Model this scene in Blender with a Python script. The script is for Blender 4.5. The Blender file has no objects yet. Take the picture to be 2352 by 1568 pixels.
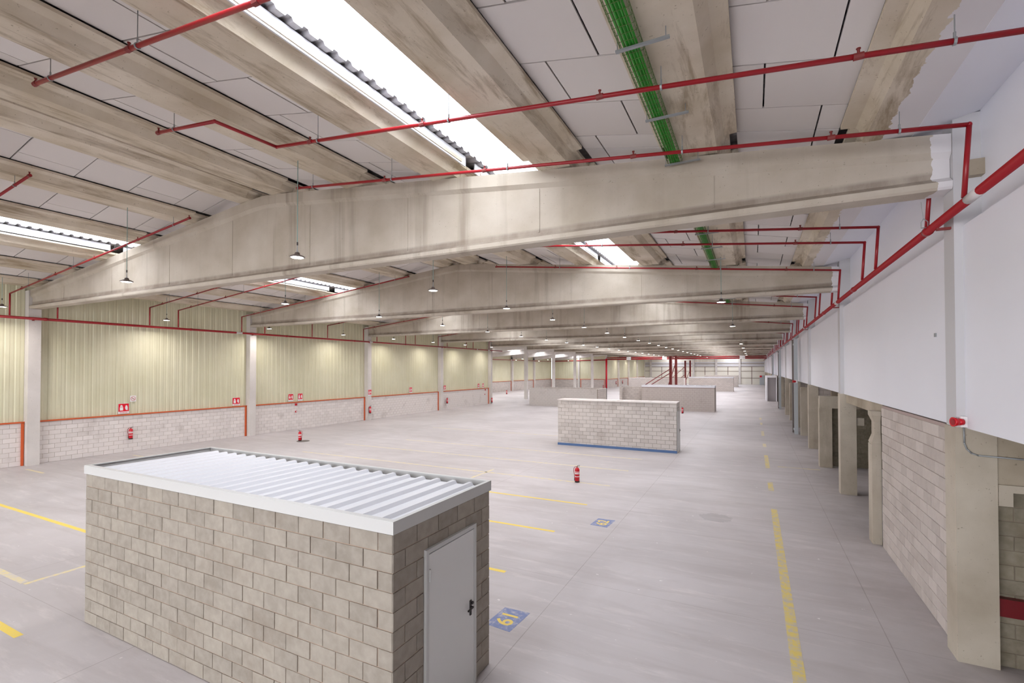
import bpy, math, random
from mathutils import Vector, Matrix
random.seed(7)
S = bpy.context.scene
COL = S.collection
# ------------------------------------------------------------------ camera
F_PX, YAW, PITCH, ROLL, CAMZ = 1097.44, 26.7616, 0.8314, -0.0295, 4.1058
cam_d = bpy.data.cameras.new('camera'); cam = bpy.data.objects.new('camera', cam_d); COL.objects.link(cam)
cam.location = (0, 0, CAMZ)
cam.rotation_euler = (Matrix.Rotation(math.radians(YAW), 3, 'Z') @ Matrix.Rotation(math.radians(90 + PITCH), 3, 'X') @ Matrix.Rotation(math.radians(ROLL), 3, 'Z')).to_euler()
cam_d.sensor_width = 36; cam_d.lens = F_PX * 36 / 2352; cam_d.shift_y = 46.6 / 2352; cam_d.clip_end = 500; cam_d.clip_start = 0.05
S.camera = cam
# ------------------------------------------------------------------ world, daylight, exposure
W = bpy.data.worlds.new('overcast'); S.world = W; W.use_nodes = True
W.node_tree.nodes['Background'].inputs[0].default_value = (0.93, 0.96, 1.0, 1)
W.node_tree.nodes['Background'].inputs[1].default_value = 3.0
SKY_W = 250.0        # watts of overcast daylight through one bay of skylight
LAMP_W = 21.0
FILL_W = 2100.0       # watts of the fill light added at the unseen south end
S.view_settings.view_transform = 'Standard'; S.view_settings.look = 'None'
S.view_settings.exposure = 0.53; S.view_settings.gamma = 1.0; S.view_settings.use_curve_mapping = False
S.cycles.use_adaptive_sampling = True; S.cycles.adaptive_threshold = 0.1
S.cycles.max_bounces = 5; S.cycles.diffuse_bounces = 4; S.cycles.glossy_bounces = 2; S.cycles.transparent_max_bounces = 6
S.cycles.sample_clamp_indirect = 8; S.cycles.caustics_reflective = False; S.cycles.caustics_refractive = False

def area_light(name, loc, sx, sy, watts, color, shape='RECTANGLE', parent=None, spread=180):
    d = bpy.data.lights.new(name, 'AREA'); d.shape = shape; d.size = sx; d.size_y = sy; d.energy = watts; d.color = color
    d.spread = math.radians(spread)
    o = bpy.data.objects.new(name, d); COL.objects.link(o); o.location = loc
    if parent: o.parent = parent
    return o

el = area_light('fill_light_south', (-12.5, -20.9, 3.6), 29, 6.6, FILL_W, (.95, .95, 1.0))  # added fill behind the camera, brightens beam and hut fronts
el.rotation_euler = (math.radians(90), 0, 0)
# ------------------------------------------------------------------ layout numbers
Y0, BAY = 8.85, 10.01
RIDGE_X, RIDGE_Z, SLOPE = -12.45, 9.05, 0.1055
XL, XLW = -27.45, -27.75          # left column face, left wall plane
XR, XRW, XRU = 2.54, 2.66, 2.86   # right column face, white wall, set-back upper wall
YS, YN = -21.18, 138.9            # south and north ends
def rz(x): return RIDGE_Z - SLOPE * abs(x - RIDGE_X)
PURL = [1.83, -0.83, -3.5, -6.2, -8.9, -11.72, -13.18, -15.87, -18.6, -21.35, -24.05, -26.72]

# ------------------------------------------------------------------ materials
def new_mat(name):
    m = bpy.data.materials.new(name); m.use_nodes = True
    nt = m.node_tree; b = nt.nodes['Principled BSDF']
    return m, nt, b
def N(nt, t, **k):
    n = nt.nodes.new(t)
    for a, v in k.items(): setattr(n, a, v)
    return n
def lin(c): return tuple(((v / 255) / 12.92 if v / 255 <= .04045 else ((v / 255 + .055) / 1.055) ** 2.4) for v in c)
def flat(name, rgb, rough=.6, metal=0.0):
    m, nt, b = new_mat(name); b.inputs['Base Color'].default_value = (*lin(rgb), 1)
    b.inputs['Roughness'].default_value = rough; b.inputs['Metallic'].default_value = metal
    return m
def pos_noise(nt, scale=(1, 1, 1), s=1.0, detail=4, rough=.55, dist=0.0):
    g = N(nt, 'ShaderNodeNewGeometry'); mp = N(nt, 'ShaderNodeMapping'); mp.inputs['Scale'].default_value = scale
    nt.links.new(g.outputs['Position'], mp.inputs['Vector'])
    n = N(nt, 'ShaderNodeTexNoise'); n.inputs['Scale'].default_value = s; n.inputs['Detail'].default_value = detail
    n.inputs['Roughness'].default_value = rough; n.inputs['Distortion'].default_value = dist
    nt.links.new(mp.outputs[0], n.inputs['Vector']); return n.outputs['Fac']
def ramp(nt, fac, stops):
    r = N(nt, 'ShaderNodeValToRGB'); e = r.color_ramp.elements
    while len(e) < len(stops): e.new(0.5)
    for i, (p, c) in enumerate(stops): e[i].position = p; e[i].color = (*c, 1) if len(c) == 3 else c
    nt.links.new(fac, r.inputs['Fac']); return r.outputs['Color']
def mix(nt, fac, a, b, mode='MIX'):
    m = N(nt, 'ShaderNodeMix', data_type='RGBA', blend_type=mode)
    for s, v in ((0, fac), (6, a), (7, b)):
        if isinstance(v, (int, float)): m.inputs[s].default_value = v
        elif isinstance(v, tuple): m.inputs[s].default_value = (*v, 1) if len(v) == 3 else v
        else: nt.links.new(v, m.inputs[s])
    return m.outputs[2]
def bw(a, b): return [(a, (0, 0, 0)), (b, (1, 1, 1))]
def bump(nt, b, h, strength=.2, dist=.01):
    n = N(nt, 'ShaderNodeBump'); n.inputs['Strength'].default_value = strength; n.inputs['Distance'].default_value = dist
    nt.links.new(h, n.inputs['Height']); nt.links.new(n.outputs[0], b.inputs['Normal'])
def math_n(nt, op, a, b=0.0, c=None):
    m = N(nt, 'ShaderNodeMath', operation=op)
    for i, v in enumerate((a, b) if c is None else (a, b, c)):
        if isinstance(v, (int, float)): m.inputs[i].default_value = v
        else: nt.links.new(v, m.inputs[i])
    return m.outputs[0]
def xyz(nt):
    g = N(nt, 'ShaderNodeNewGeometry'); s = N(nt, 'ShaderNodeSeparateXYZ'); nt.links.new(g.outputs['Position'], s.inputs[0]); return s.outputs

def concrete(name, base, dark, streak=None, paint_x=None, streak_amt=.55, moss=None, band=None):
    m, nt, b = new_mat(name); b.inputs['Roughness'].default_value = .85
    c = ramp(nt, pos_noise(nt, s=.9, detail=6), [(.3, lin(dark)), (.7, lin(base))])
    spots = ramp(nt, pos_noise(nt, s=26, detail=2), bw(.25, .33))
    c = mix(nt, spots, tuple(v * .72 for v in lin(dark)), c)
    if streak:
        f = ramp(nt, pos_noise(nt, scale=streak, s=1, detail=5, rough=.62), bw(.53, .74))
        big = ramp(nt, pos_noise(nt, scale=(.22, .22, .02), s=1, detail=2), bw(.44, .58))   # streaks gather in patches
        f = math_n(nt, 'MULTIPLY', math_n(nt, 'MULTIPLY', f, math_n(nt, 'ADD', .25, big)), streak_amt)
        c = mix(nt, f, c, lin((98, 80, 62)))
    if band:      # grime collected on the ledge of the lower flange
        p = xyz(nt); hi = N(nt, 'ShaderNodeMapRange'); hi.inputs[1].default_value = band[1]; hi.inputs[2].default_value = band[1] - .06; nt.links.new(p[2], hi.inputs[0])
        lo = math_n(nt, 'GREATER_THAN', p[2], band[0]); g = ramp(nt, pos_noise(nt, scale=(1, 1, .4), s=1.4, detail=6, rough=.7), bw(.3, .6))
        f = math_n(nt, 'MULTIPLY', math_n(nt, 'MULTIPLY', hi.outputs[0], lo), math_n(nt, 'ADD', .2, math_n(nt, 'MULTIPLY', g, .45)))
        c = mix(nt, f, c, lin((112, 96, 86)))
    if moss:
        f = ramp(nt, pos_noise(nt, scale=moss, s=1, detail=6, rough=.7, dist=.4), bw(.51, .66))
        f = math_n(nt, 'MULTIPLY', f, .6)
        c = mix(nt, f, c, lin((122, 100, 66)))
    if paint_x is not None:
        p = xyz(nt); n = pos_noise(nt, s=5, detail=5)
        e = math_n(nt, 'ADD', p[0], math_n(nt, 'MULTIPLY', math_n(nt, 'SUBTRACT', n, .5), .22))
        f = math_n(nt, 'GREATER_THAN', e, paint_x)
        c = mix(nt, f, c, lin((222, 219, 221)))
    nt.links.new(c, b.inputs['Base Color'])
    bump(nt, b, pos_noise(nt, s=30, detail=4), .15, .004)
    return m
M = {}
M['beam'] = concrete('beam_concrete', (194, 185, 172), (172, 161, 145), streak=(2.2, 2.2, .09), paint_x=2.36, streak_amt=.42, band=(6.79, 6.99))
M['purlin'] = concrete('purlin_concrete', (222, 212, 196), (192, 179, 156), moss=(3.2, .5, 3.2), paint_x=1.76)
M['column'] = concrete('column_concrete', (218, 212, 207), (204, 198, 192))
M['pillar'] = concrete('pillar_concrete', (196, 187, 172), (168, 157, 140), streak=(2.6, 2.6, .5), streak_amt=.3)
M['conc'] = concrete('rough_concrete', (186, 174, 156), (150, 138, 120))
M['fibre'] = flat('ceiling_board', (219, 213, 210), .8)
def fibre():
    m, nt, b = new_mat('insulation_board'); b.inputs['Roughness'].default_value = .8
    oi = N(nt, 'ShaderNodeObjectInfo')
    c = ramp(nt, oi.outputs['Random'], [(0, lin((214, 208, 204))), (1, lin((224, 219, 216)))])
    nt.links.new(c, b.inputs['Base Color']); return m
M['board'] = fibre()
M['white'] = flat('white_paint', (226, 225, 230), .6)
def white_wall():
    m, nt, b = new_mat('white_wall_paint'); b.inputs['Roughness'].default_value = .55
    c = ramp(nt, pos_noise(nt, s=.35, detail=3), [(.3, lin((234, 235, 243))), (.7, lin((238, 239, 247)))])
    nt.links.new(c, b.inputs['Base Color']); bump(nt, b, pos_noise(nt, s=12), .05, .004); return m
M['wallwhite'] = white_wall(); M['shaft'] = flat('grey_white_shaft_paint', (202, 201, 203), .7)
M['metalwhite'] = flat('white_metal', (216, 217, 221), .4)
M['fascia'] = flat('fascia_metal', (200, 200, 198), .45)
M['darkred'] = flat('dark_gap', (84, 66, 62), .8)
M['red'] = flat('red_pipe_paint', (150, 16, 28), .35)
M['redm'] = flat('red_oxide_steel', (128, 48, 46), .6)
M['redbright'] = flat('extinguisher_red', (200, 14, 34), .3)
M['signred'] = flat('sign_red', (222, 10, 40), .4)
M['signwhite'] = flat('sign_white', (235, 232, 232), .5)
M['orange'] = flat('orange_trim', (206, 92, 44), .5)
M['green'] = flat('green_cable', (38, 148, 34), .5)
M['greentray'] = flat('green_tray_wire', (82, 112, 52), .5)
M['galv'] = flat('galvanised_steel', (150, 154, 156), .45, .3)
M['greysteel'] = flat('grey_steel', (180, 186, 190), .5)
M['darksteel'] = flat('dark_steel', (118, 110, 106), .6)
M['labelgrey'] = flat('grey_white_label', (204, 198, 198), .6)
M['black'] = flat('black_plastic', (34, 28, 28), .4)
M['lampbody'] = flat('lamp_body', (110, 98, 94), .4, .4)
M['rope'] = flat('green_suspension_rod', (132, 160, 154), .5)
M['door'] = flat('grey_door_paint', (222, 222, 220), .45)
M['deck'] = flat('roof_sheet', (160, 158, 162), .5, .2)
M['blue'] = flat('blue_paint', (82, 112, 158), .6)
M['greydoor'] = flat('grey_room_paint', (170, 165, 166), .6)
M['mullion'] = flat('dark_joint', (132, 112, 102), .7)
M['farpanel'] = flat('cream_panel', (236, 231, 218), .6)
M['farwhite'] = flat('pale_band', (214, 212, 214), .6)
M['ochre'] = flat('yellow_batten', (176, 140, 52), .7)
def emis(name, rgb, s):
    m, nt, b = new_mat(name); b.inputs['Base Color'].default_value = (0.8, 0.8, 0.8, 1)
    b.inputs['Emission Color'].default_value = (*rgb, 1); b.inputs['Emission Strength'].default_value = s; return m
M['lens'] = emis('lamp_lens', (1, .94, .86), 26.0)
def sky_sheet():
    m = bpy.data.materials.new('translucent_sheet'); m.use_nodes = True; nt = m.node_tree; nt.nodes.clear()
    o = N(nt, 'ShaderNodeOutputMaterial'); t = N(nt, 'ShaderNodeBsdfTransparent'); t.inputs[0].default_value = (.93, .95, .97, 1)
    nt.links.new(t.outputs[0], o.inputs[0]); return m
M['sheet'] = sky_sheet()
def cladding():
    m, nt, b = new_mat('yellow_cladding'); b.inputs['Roughness'].default_value = .5
    c = ramp(nt, pos_noise(nt, s=.5, detail=4), [(.3, lin((207, 203, 172))), (.7, lin((217, 213, 186)))])
    d = ramp(nt, pos_noise(nt, scale=(1, 3, .35), s=1.6, detail=5), bw(.58, .75))
    c = mix(nt, math_n(nt, 'MULTIPLY', d, .25), c, lin((180, 168, 132)))
    nt.links.new(c, b.inputs['Base Color']); return m
M['clad'] = cladding()
def block_mat(name, a, b_, c_):
    m, nt, b = new_mat(name); b.inputs['Roughness'].default_value = .9
    oi = N(nt, 'ShaderNodeObjectInfo')
    c = ramp(nt, oi.outputs['Random'], [(0, lin(a)), (.5, lin(b_)), (1, lin(c_))])
    n = pos_noise(nt, s=9, detail=5)
    c = mix(nt, math_n(nt, 'MULTIPLY', ramp(nt, n, bw(.35, .75)), .14), c, lin((236, 226, 214)), 'MIX')
    st = ramp(nt, pos_noise(nt, s=1.2, detail=5), bw(.58, .72))
    c = mix(nt, math_n(nt, 'MULTIPLY', st, .22), c, lin((118, 100, 82)))
    nt.links.new(c, b.inputs['Base Color']); bump(nt, b, pos_noise(nt, s=90, detail=3), .35, .004); return m
M['blkA'] = block_mat('grey_tan_block', (142, 134, 123), (150, 142, 131), (156, 148, 136))
M['blkB'] = block_mat('pale_grey_block', (190, 183, 178), (201, 194, 189), (208, 201, 196))
M['blkL'] = block_mat('whitewashed_block', (218, 211, 207), (225, 218, 214), (230, 223, 219))
M['blkR'] = block_mat('mauve_grey_block', (182, 172, 166), (192, 182, 176), (200, 190, 184))
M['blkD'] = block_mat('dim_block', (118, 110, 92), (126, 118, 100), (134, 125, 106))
M['mortarA'] = flat('tan_mortar', (186, 162, 144), .9)
M['mortarL'] = flat('pale_mortar', (192, 177, 165), .9)
M['mortarR'] = flat('pink_mortar', (176, 158, 152), .9)
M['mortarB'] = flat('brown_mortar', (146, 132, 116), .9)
def far_block(name, col, mort):
    m, nt, b = new_mat(name); b.inputs['Roughness'].default_value = .9
    p = xyz(nt); cb = N(nt, 'ShaderNodeCombineXYZ')
    nt.links.new(math_n(nt, 'ADD', p[0], p[1]), cb.inputs[0]); nt.links.new(p[2], cb.inputs[1])
    br = N(nt, 'ShaderNodeTexBrick'); br.inputs['Scale'].default_value = 1; br.inputs['Brick Width'].default_value = .4
    br.inputs['Row Height'].default_value = .2; br.inputs['Mortar Size'].default_value = .012
    br.inputs['Color1'].default_value = (*lin(col), 1); br.inputs['Color2'].default_value = (*[v * .86 for v in lin(col)], 1)
    br.inputs['Mortar'].default_value = (*lin(mort), 1); nt.links.new(cb.outputs[0], br.inputs['Vector'])
    nt.links.new(br.outputs['Color'], b.inputs['Base Color']); return m
M['farblk'] = far_block('distant_blockwork', (204, 195, 189), (172, 160, 150))
def floor_mat():
    m, nt, b = new_mat('polished_concrete_floor')
    p = xyz(nt)
    c = ramp(nt, pos_noise(nt, s=.22, detail=5, rough=.6, dist=.6), [(.3, lin((176, 170, 170))), (.52, lin((189, 183, 183))), (.72, lin((200, 194, 195)))])
    sw = ramp(nt, pos_noise(nt, scale=(.35, 2.2, 1), s=.9, detail=6, rough=.65, dist=.8), bw(.46, .72))
    c = mix(nt, math_n(nt, 'MULTIPLY', sw, .55), c, lin((168, 160, 158)))
    lt = ramp(nt, pos_noise(nt, scale=(.3, 1.6, 1), s=2.1, detail=6, rough=.7), bw(.55, .72))
    c = mix(nt, math_n(nt, 'MULTIPLY', lt, .42), c, lin((222, 214, 212)))
    sp = ramp(nt, pos_noise(nt, s=7, detail=2), bw(.735, .76))
    c = mix(nt, math_n(nt, 'MULTIPLY', sp, .7), c, lin((232, 228, 226)))
    # right hand strip by the docks is dirtier
    dk = N(nt, 'ShaderNodeMapRange'); dk.inputs[1].default_value = .9; dk.inputs[2].default_value = 2.4; nt.links.new(p[0], dk.inputs[0])
    dn = ramp(nt, pos_noise(nt, s=.8, detail=5, rough=.65), bw(.3, .62))
    c = mix(nt, math_n(nt, 'MULTIPLY', math_n(nt, 'MULTIPLY', dk.outputs[0], dn), .42), c, lin((138, 128, 124)))
    # oil stain
    ex = math_n(nt, 'DIVIDE', math_n(nt, 'ADD', p[0], .95), .42); ey = math_n(nt, 'DIVIDE', math_n(nt, 'SUBTRACT', p[1], 14.35), .38)
    r2 = math_n(nt, 'ADD', math_n(nt, 'MULTIPLY', ex, ex), math_n(nt, 'MULTIPLY', ey, ey))
    r2 = math_n(nt, 'ADD', r2, math_n(nt, 'MULTIPLY', math_n(nt, 'SUBTRACT', pos_noise(nt, s=6, detail=4), .5), 1.6))
    c = mix(nt, math_n(nt, 'MULTIPLY', math_n(nt, 'LESS_THAN', r2, 1.0), .32), c, lin((128, 122, 122)))
    # slab joints
    def joint(c, coord, offs, pitch, w, amt):
        d = math_n(nt, 'ABSOLUTE', math_n(nt, 'SUBTRACT', math_n(nt, 'FRACT', math_n(nt, 'DIVIDE', math_n(nt, 'SUBTRACT', coord, offs), pitch)), .5))
        wob = math_n(nt, 'MULTIPLY', pos_noise(nt, s=1.3, detail=3), w * .6 / pitch)
        f = math_n(nt, 'LESS_THAN', d, math_n(nt, 'ADD', wob, w * .1 / pitch))
        return mix(nt, math_n(nt, 'MULTIPLY', f, amt), c, lin((120, 108, 102)))
    c = joint(c, p[0], -3.2 - 2.5, 5.0, .016, .45)
    c = joint(c, p[1], 3.85 - 2.5, 5.005, .014, .35)
    nt.links.new(c, b.inputs['Base Color'])
    r = N(nt, 'ShaderNodeMapRange'); r.inputs[3].default_value = .38; r.inputs[4].default_value = .62
    nt.links.new(pos_noise(nt, s=.7, detail=5), r.inputs[0]); nt.links.new(r.outputs[0], b.inputs['Roughness'])
    b.inputs['Specular IOR Level'].default_value = .35
    return m
M['floor'] = floor_mat()
def worn(name, col, under, lo, hi):
    m, nt, b = new_mat(name); b.inputs['Roughness'].default_value = .6
    f = ramp(nt, pos_noise(nt, s=7, detail=6, rough=.75), bw(lo, hi))
    c = mix(nt, f, lin(under), lin(col)); nt.links.new(c, b.inputs['Base Color']); return m
M['yellow'] = worn('yellow_line_paint', (232, 205, 92), (204, 196, 178), .3, .45)
M['yellowfaint'] = worn('faded_yellow_line_paint', (224, 207, 138), (202, 195, 188), .4, .62)
M['yellowaisle'] = worn('worn_aisle_line_paint', (218, 196, 104), (190, 182, 172), .40, .58)
M['bluefloor'] = worn('worn_blue_floor_paint', (120, 132, 172), (190, 184, 188), .34, .5)
M['yellowtext'] = worn('yellow_number_paint', (232, 204, 104), (200, 190, 170), .2, .36)

# ------------------------------------------------------------------ mesh helpers
class MB:
    def __init__(s): s.v = []; s.f = []
    def add(s, vs, fs):
        o = len(s.v); s.v += [tuple(v) for v in vs]; s.f += [tuple(i + o for i in f) for f in fs]; return s
    def box(s, x0, y0, z0, x1, y1, z1):
        return s.add([(x0, y0, z0), (x1, y0, z0), (x1, y1, z0), (x0, y1, z0), (x0, y0, z1), (x1, y0, z1), (x1, y1, z1), (x0, y1, z1)],
                     [(0, 3, 2, 1), (4, 5, 6, 7), (0, 1, 5, 4), (1, 2, 6, 5), (2, 3, 7, 6), (3, 0, 4, 7)])
    def tube(s, p, q, r, n=8, r2=None, cap=True):
        p = Vector(p); q = Vector(q); d = (q - p).normalized(); a = d.orthogonal().normalized(); b = d.cross(a); r2 = r if r2 is None else r2
        vs = []
        for c, rr in ((p, r), (q, r2)):
            for i in range(n):
                t = 2 * math.pi * i / n; vs.append(c + (a * math.cos(t) + b * math.sin(t)) * rr)
        fs = [(i, (i + 1) % n, n + (i + 1) % n, n + i) for i in range(n)]
        if cap: fs += [tuple(reversed(range(n))), tuple(range(n, 2 * n))]
        return s.add(vs, fs)
    def path(s, pts, r, n=8):
        for a, b in zip(pts, pts[1:]): s.tube(a, b, r, n)
        for c in pts[1:-1]: s.ball(c, r * 1.12, 6, 8)
        return s
    def ball(s, c, r, nu=6, nv=8):
        vs = [(c[0], c[1], c[2] - r)]
        for i in range(1, nu):
            t = math.pi * i / nu
            for j in range(nv):
                u = 2 * math.pi * j / nv; vs.append((c[0] + r * math.sin(t) * math.cos(u), c[1] + r * math.sin(t) * math.sin(u), c[2] - r * math.cos(t)))
        vs.append((c[0], c[1], c[2] + r)); k = len(vs) - 1; fs = []
        for j in range(nv): fs.append((0, 1 + (j + 1) % nv, 1 + j))
        for i in range(nu - 2):
            for j in range(nv): a = 1 + i * nv; fs.append((a + j, a + (j + 1) % nv, a + nv + (j + 1) % nv, a + nv + j))
        a = 1 + (nu - 2) * nv
        for j in range(nv): fs.append((k, a + j, a + (j + 1) % nv))
        return s.add(vs, fs)
    def lathe(s, prof, c=(0, 0, 0), n=16):
        vs = []
        for r, z in prof:
            for i in range(n): t = 2 * math.pi * i / n; vs.append((c[0] + r * math.cos(t), c[1] + r * math.sin(t), c[2] + z))
        fs = []
        for k in range(len(prof) - 1):
            for i in range(n): fs.append((k * n + i, k * n + (i + 1) % n, (k + 1) * n + (i + 1) % n, (k + 1) * n + i))
        fs.append(tuple(reversed(range(n)))); fs.append(tuple(range((len(prof) - 1) * n, len(prof) * n)))
        return s.add(vs, fs)
    def prism(s, poly, axis, a, b):
        """poly: list of 2D points; extruded along axis from a to b. axis 'x': (y,z); 'y': (x,z); 'z': (x,y)"""
        n = len(poly); vs = []
        for c in (a, b):
            for p, q in poly: vs.append({'x': (c, p, q), 'y': (p, c, q), 'z': (p, q, c)}[axis])
        return s.add(vs, [(i, (i + 1) % n, n + (i + 1) % n, n + i) for i in range(n)] + [tuple(reversed(range(n))), tuple(range(n, 2 * n))])
    def mesh(s, name, mat):
        me = bpy.data.meshes.new(name); me.from_pydata(s.v, [], s.f)
        import bmesh
        bm = bmesh.new(); bm.from_mesh(me); bmesh.ops.recalc_face_normals(bm, faces=bm.faces); bm.to_mesh(me); bm.free()
        if mat: me.materials.append(mat)
        return me
    def build(s, name, mat, parent=None, loc=None, smooth=False):
        me = s.mesh(name, mat)
        if smooth:
            for p in me.polygons: p.use_smooth = len(p.vertices) <= 4
        o = bpy.data.objects.new(name, me); COL.objects.link(o)
        if parent: o.parent = parent
        if loc: o.location = loc
        return o
def tag(o, label=None, cat=None, group=None, kind=None):
    if label: o['label'] = label
    if cat: o['category'] = cat
    if group: o['group'] = group
    if kind: o['kind'] = kind
    return o
def empty(name, loc=(0, 0, 0), rot=0):
    o = bpy.data.objects.new(name, None); COL.objects.link(o); o.location = loc; o.rotation_euler = (0, 0, rot); o.empty_display_size = .1; return o
def inst(me, name, parent, loc, rot=0):
    o = bpy.data.objects.new(name, me); COL.objects.link(o); o.parent = parent; o.location = loc; o.rotation_euler = (0, 0, rot); return o
def children(o): return [c for c in bpy.data.objects if c.parent == o]
KIDS = {}
def copy_tree(o, parent=None, kids=None):
    c = o.copy(); COL.objects.link(c); c.parent = parent
    for ch in o.children: copy_tree(ch, c)
    return c
def sbox(name, x0, y0, z0, x1, y1, z1, mat, label, cat='wall', parent=None, kind='structure'):
    o = MB().box(x0, y0, z0, x1, y1, z1).build(name, mat, parent)
    if parent is None: tag(o, label, cat, kind=kind)
    return o
ORD = ['first', 'second', 'third', 'fourth', 'fifth', 'sixth', 'seventh', 'eighth', 'ninth', 'tenth', 'eleventh', 'twelfth', 'thirteenth', 'fourteenth', 'fifteenth', 'sixteenth', 'seventeenth', 'eighteenth', 'nineteenth', 'twentieth', 'twenty-first', 'twenty-second', 'twenty-third', 'twenty-fourth', 'twenty-fifth', 'twenty-sixth']
def text_mesh(txt, size, name, mat, extrude=0.0):
    cu = bpy.data.curves.new(name, 'FONT'); cu.body = txt; cu.size = size; cu.align_x = 'CENTER'; cu.align_y = 'CENTER'; cu.extrude = extrude; cu.offset = size * .018
    to = bpy.data.objects.new(name, cu); COL.objects.link(to); bpy.context.view_layer.update()
    me = bpy.data.meshes.new_from_object(to.evaluated_get(bpy.context.evaluated_depsgraph_get()))
    bpy.data.objects.remove(to); me.materials.clear(); me.materials.append(mat); me.name = name
    return me

# block pieces: local x along the wall, -y proud, z up
BMESH = {}
def block_mesh(w, mat):
    k = (round(w, 3), mat.name)
    if k not in BMESH:
        h, d, c = .19, .012, .004
        hw = w / 2 - .005
        v = [(-hw, 0, 0), (hw, 0, 0), (hw, 0, h), (-hw, 0, h), (-hw, -d + c, 0), (hw, -d + c, 0), (hw, -d + c, h), (-hw, -d + c, h),
             (-hw + c, -d, c), (hw - c, -d, c), (hw - c, -d, h - c), (-hw + c, -d, h - c)]
        f = [(0, 1, 5, 4), (1, 2, 6, 5), (2, 3, 7, 6), (3, 0, 4, 7), (4, 5, 9, 8), (5, 6, 10, 9), (6, 7, 11, 10), (7, 4, 8, 11), (8, 9, 10, 11)]
        me = bpy.data.meshes.new('block'); me.from_pydata(v, [], f); me.materials.append(mat); BMESH[k] = me
    return BMESH[k]
def lay(parent, ox, oy, rot, length, courses, mat, skip=None, z0=0.0, bw_=.4, joined=False, ch=.2, nm='brick', first=0, only=None):
    """courses of blocks on a wall plane starting at (ox,oy) running along local +x turned by rot"""
    cs, sn = math.cos(rot), math.sin(rot); mb = MB(); n = 0
    for r in range(courses):
        x = 0.0; k = 0
        while x < length - .02:
            w = bw_ / 2 if (k == 0 and (r + first) % 2) else bw_
            w = min(w, length - x)
            cx = x + w / 2; z = z0 + r * ch + .005
            if w > .06 and not (skip and skip(cx, z)) and not (only and not only(cx, z)):
                off = random.uniform(-.003, .003)
                if joined:
                    hw = w / 2 - .006
                    P = []
                    for lx, ly, lz in ((-hw, 0, 0), (hw, 0, 0), (hw, 0, .188), (-hw, 0, .188), (-hw, -.018, 0), (hw, -.018, 0), (hw, -.018, .188), (-hw, -.018, .188)):
                        lx += cx; ly += off; P.append((ox + cs * lx - sn * ly, oy + sn * lx + cs * ly, z + lz))
                    mb.add(P, [(0, 1, 5, 4), (1, 2, 6, 5), (2, 3, 7, 6), (3, 0, 4, 7), (4, 5, 6, 7)])
                else:
                    inst(block_mesh(round(w / .02) * .02 if abs(w - bw_) > .001 and abs(w - bw_ / 2) > .001 else w, mat), nm, parent, (ox + cs * cx - sn * off, oy + sn * cx + cs * off, z), rot + random.uniform(-.004, .004))
                n += 1
            x += w; k += 1
    if joined:
        o = mb.build('blockwork', mat, parent); o['kind'] = 'stuff'
    return n

# ================================================================== FLOOR
floor = MB().box(-41.5, YS, -.3, 9.0, YN + .5, 0).build('floor', M['floor'])
tag(floor, 'pale polished concrete warehouse floor with faded yellow bay lines', 'floor', kind='structure')
def strip(name, x0, y0, x1, y1, mat, label=None, z=.002):
    o = MB().box(x0, y0, -.001, x1, y1, z).build(name, mat, floor)
    if label: o['label'] = label
    return o
for y, xl, m in ((3.2, -19, 'yellow'), (5.98, -20.5, 'yellow'), (8.62, -9.5, 'yellow'), (11.3, -9.5, 'yellow'), (13.95, -9.5, 'yellow'),
              (16.55, -20, 'yellowfaint'), (19.3, -20, 'yellowfaint'), (22.0, -18, 'yellowfaint'), (27.4, -20, 'yellowfaint')):
    if y == 3.2: strip('parking_line', -15, 3.14, -10.1, 3.25, M[m])
    elif y == 5.98: strip('parking_line', -21, 5.93, -9.8, 6.04, M[m])
    else: strip('parking_line', xl, y - .05, -4.5, y + .05, M[m])
strip('parking_line', -26.6, 8.52, -25.0, 8.62, M['yellowfaint']); strip('parking_line', -26.4, 12.2, -25.2, 12.3, M['yellowfaint'])
strip('parking_line', -9.55, 15.4, -9.45, 17.2, M['yellowfaint'])
strip('parking_line', -12.5, 4.0, -12.4, 7.5, M['yellowfaint']); strip('parking_line', -14.6, 3.98, -12.55, 4.1, M['yellowfaint'])
strip('parking_line', .9, 22.9, 2.4, 23.0, M['yellowfaint'])
for y0, y1, m in ((6.4, 15.97, 'yellowaisle'), (18.3, 19.65, 'yellowaisle'), (22.4, 25.7, 'yellowaisle'), (28.4, 29.6, 'yellowfaint'), (33, 35.5, 'yellowfaint'), (39.5, 41.0, 'yellowfaint'), (43.5, 45.0, 'yellowfaint')):
    strip('aisle_line', .44, y0, .6, y1, M[m])
for txt, x, y in (('61', -3.62, 7.03), ('62', -3.6, 12.52)):
    p = MB().prism([(x - .26, y - .3), (x + .2, y - .34), (x + .25, y + .33), (x - .22, y + .31)], 'z', -.001, .002).build('floor_number', M['bluefloor'], floor)
    p['label'] = 'worn blue rectangle painted with yellow number ' + txt
    inst(text_mesh(txt, .40, 'numeral', M['yellowtext']), 'numeral', p, (x, y, .0035), math.radians(90)).scale = (1.05, 1.0, 1)

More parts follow.
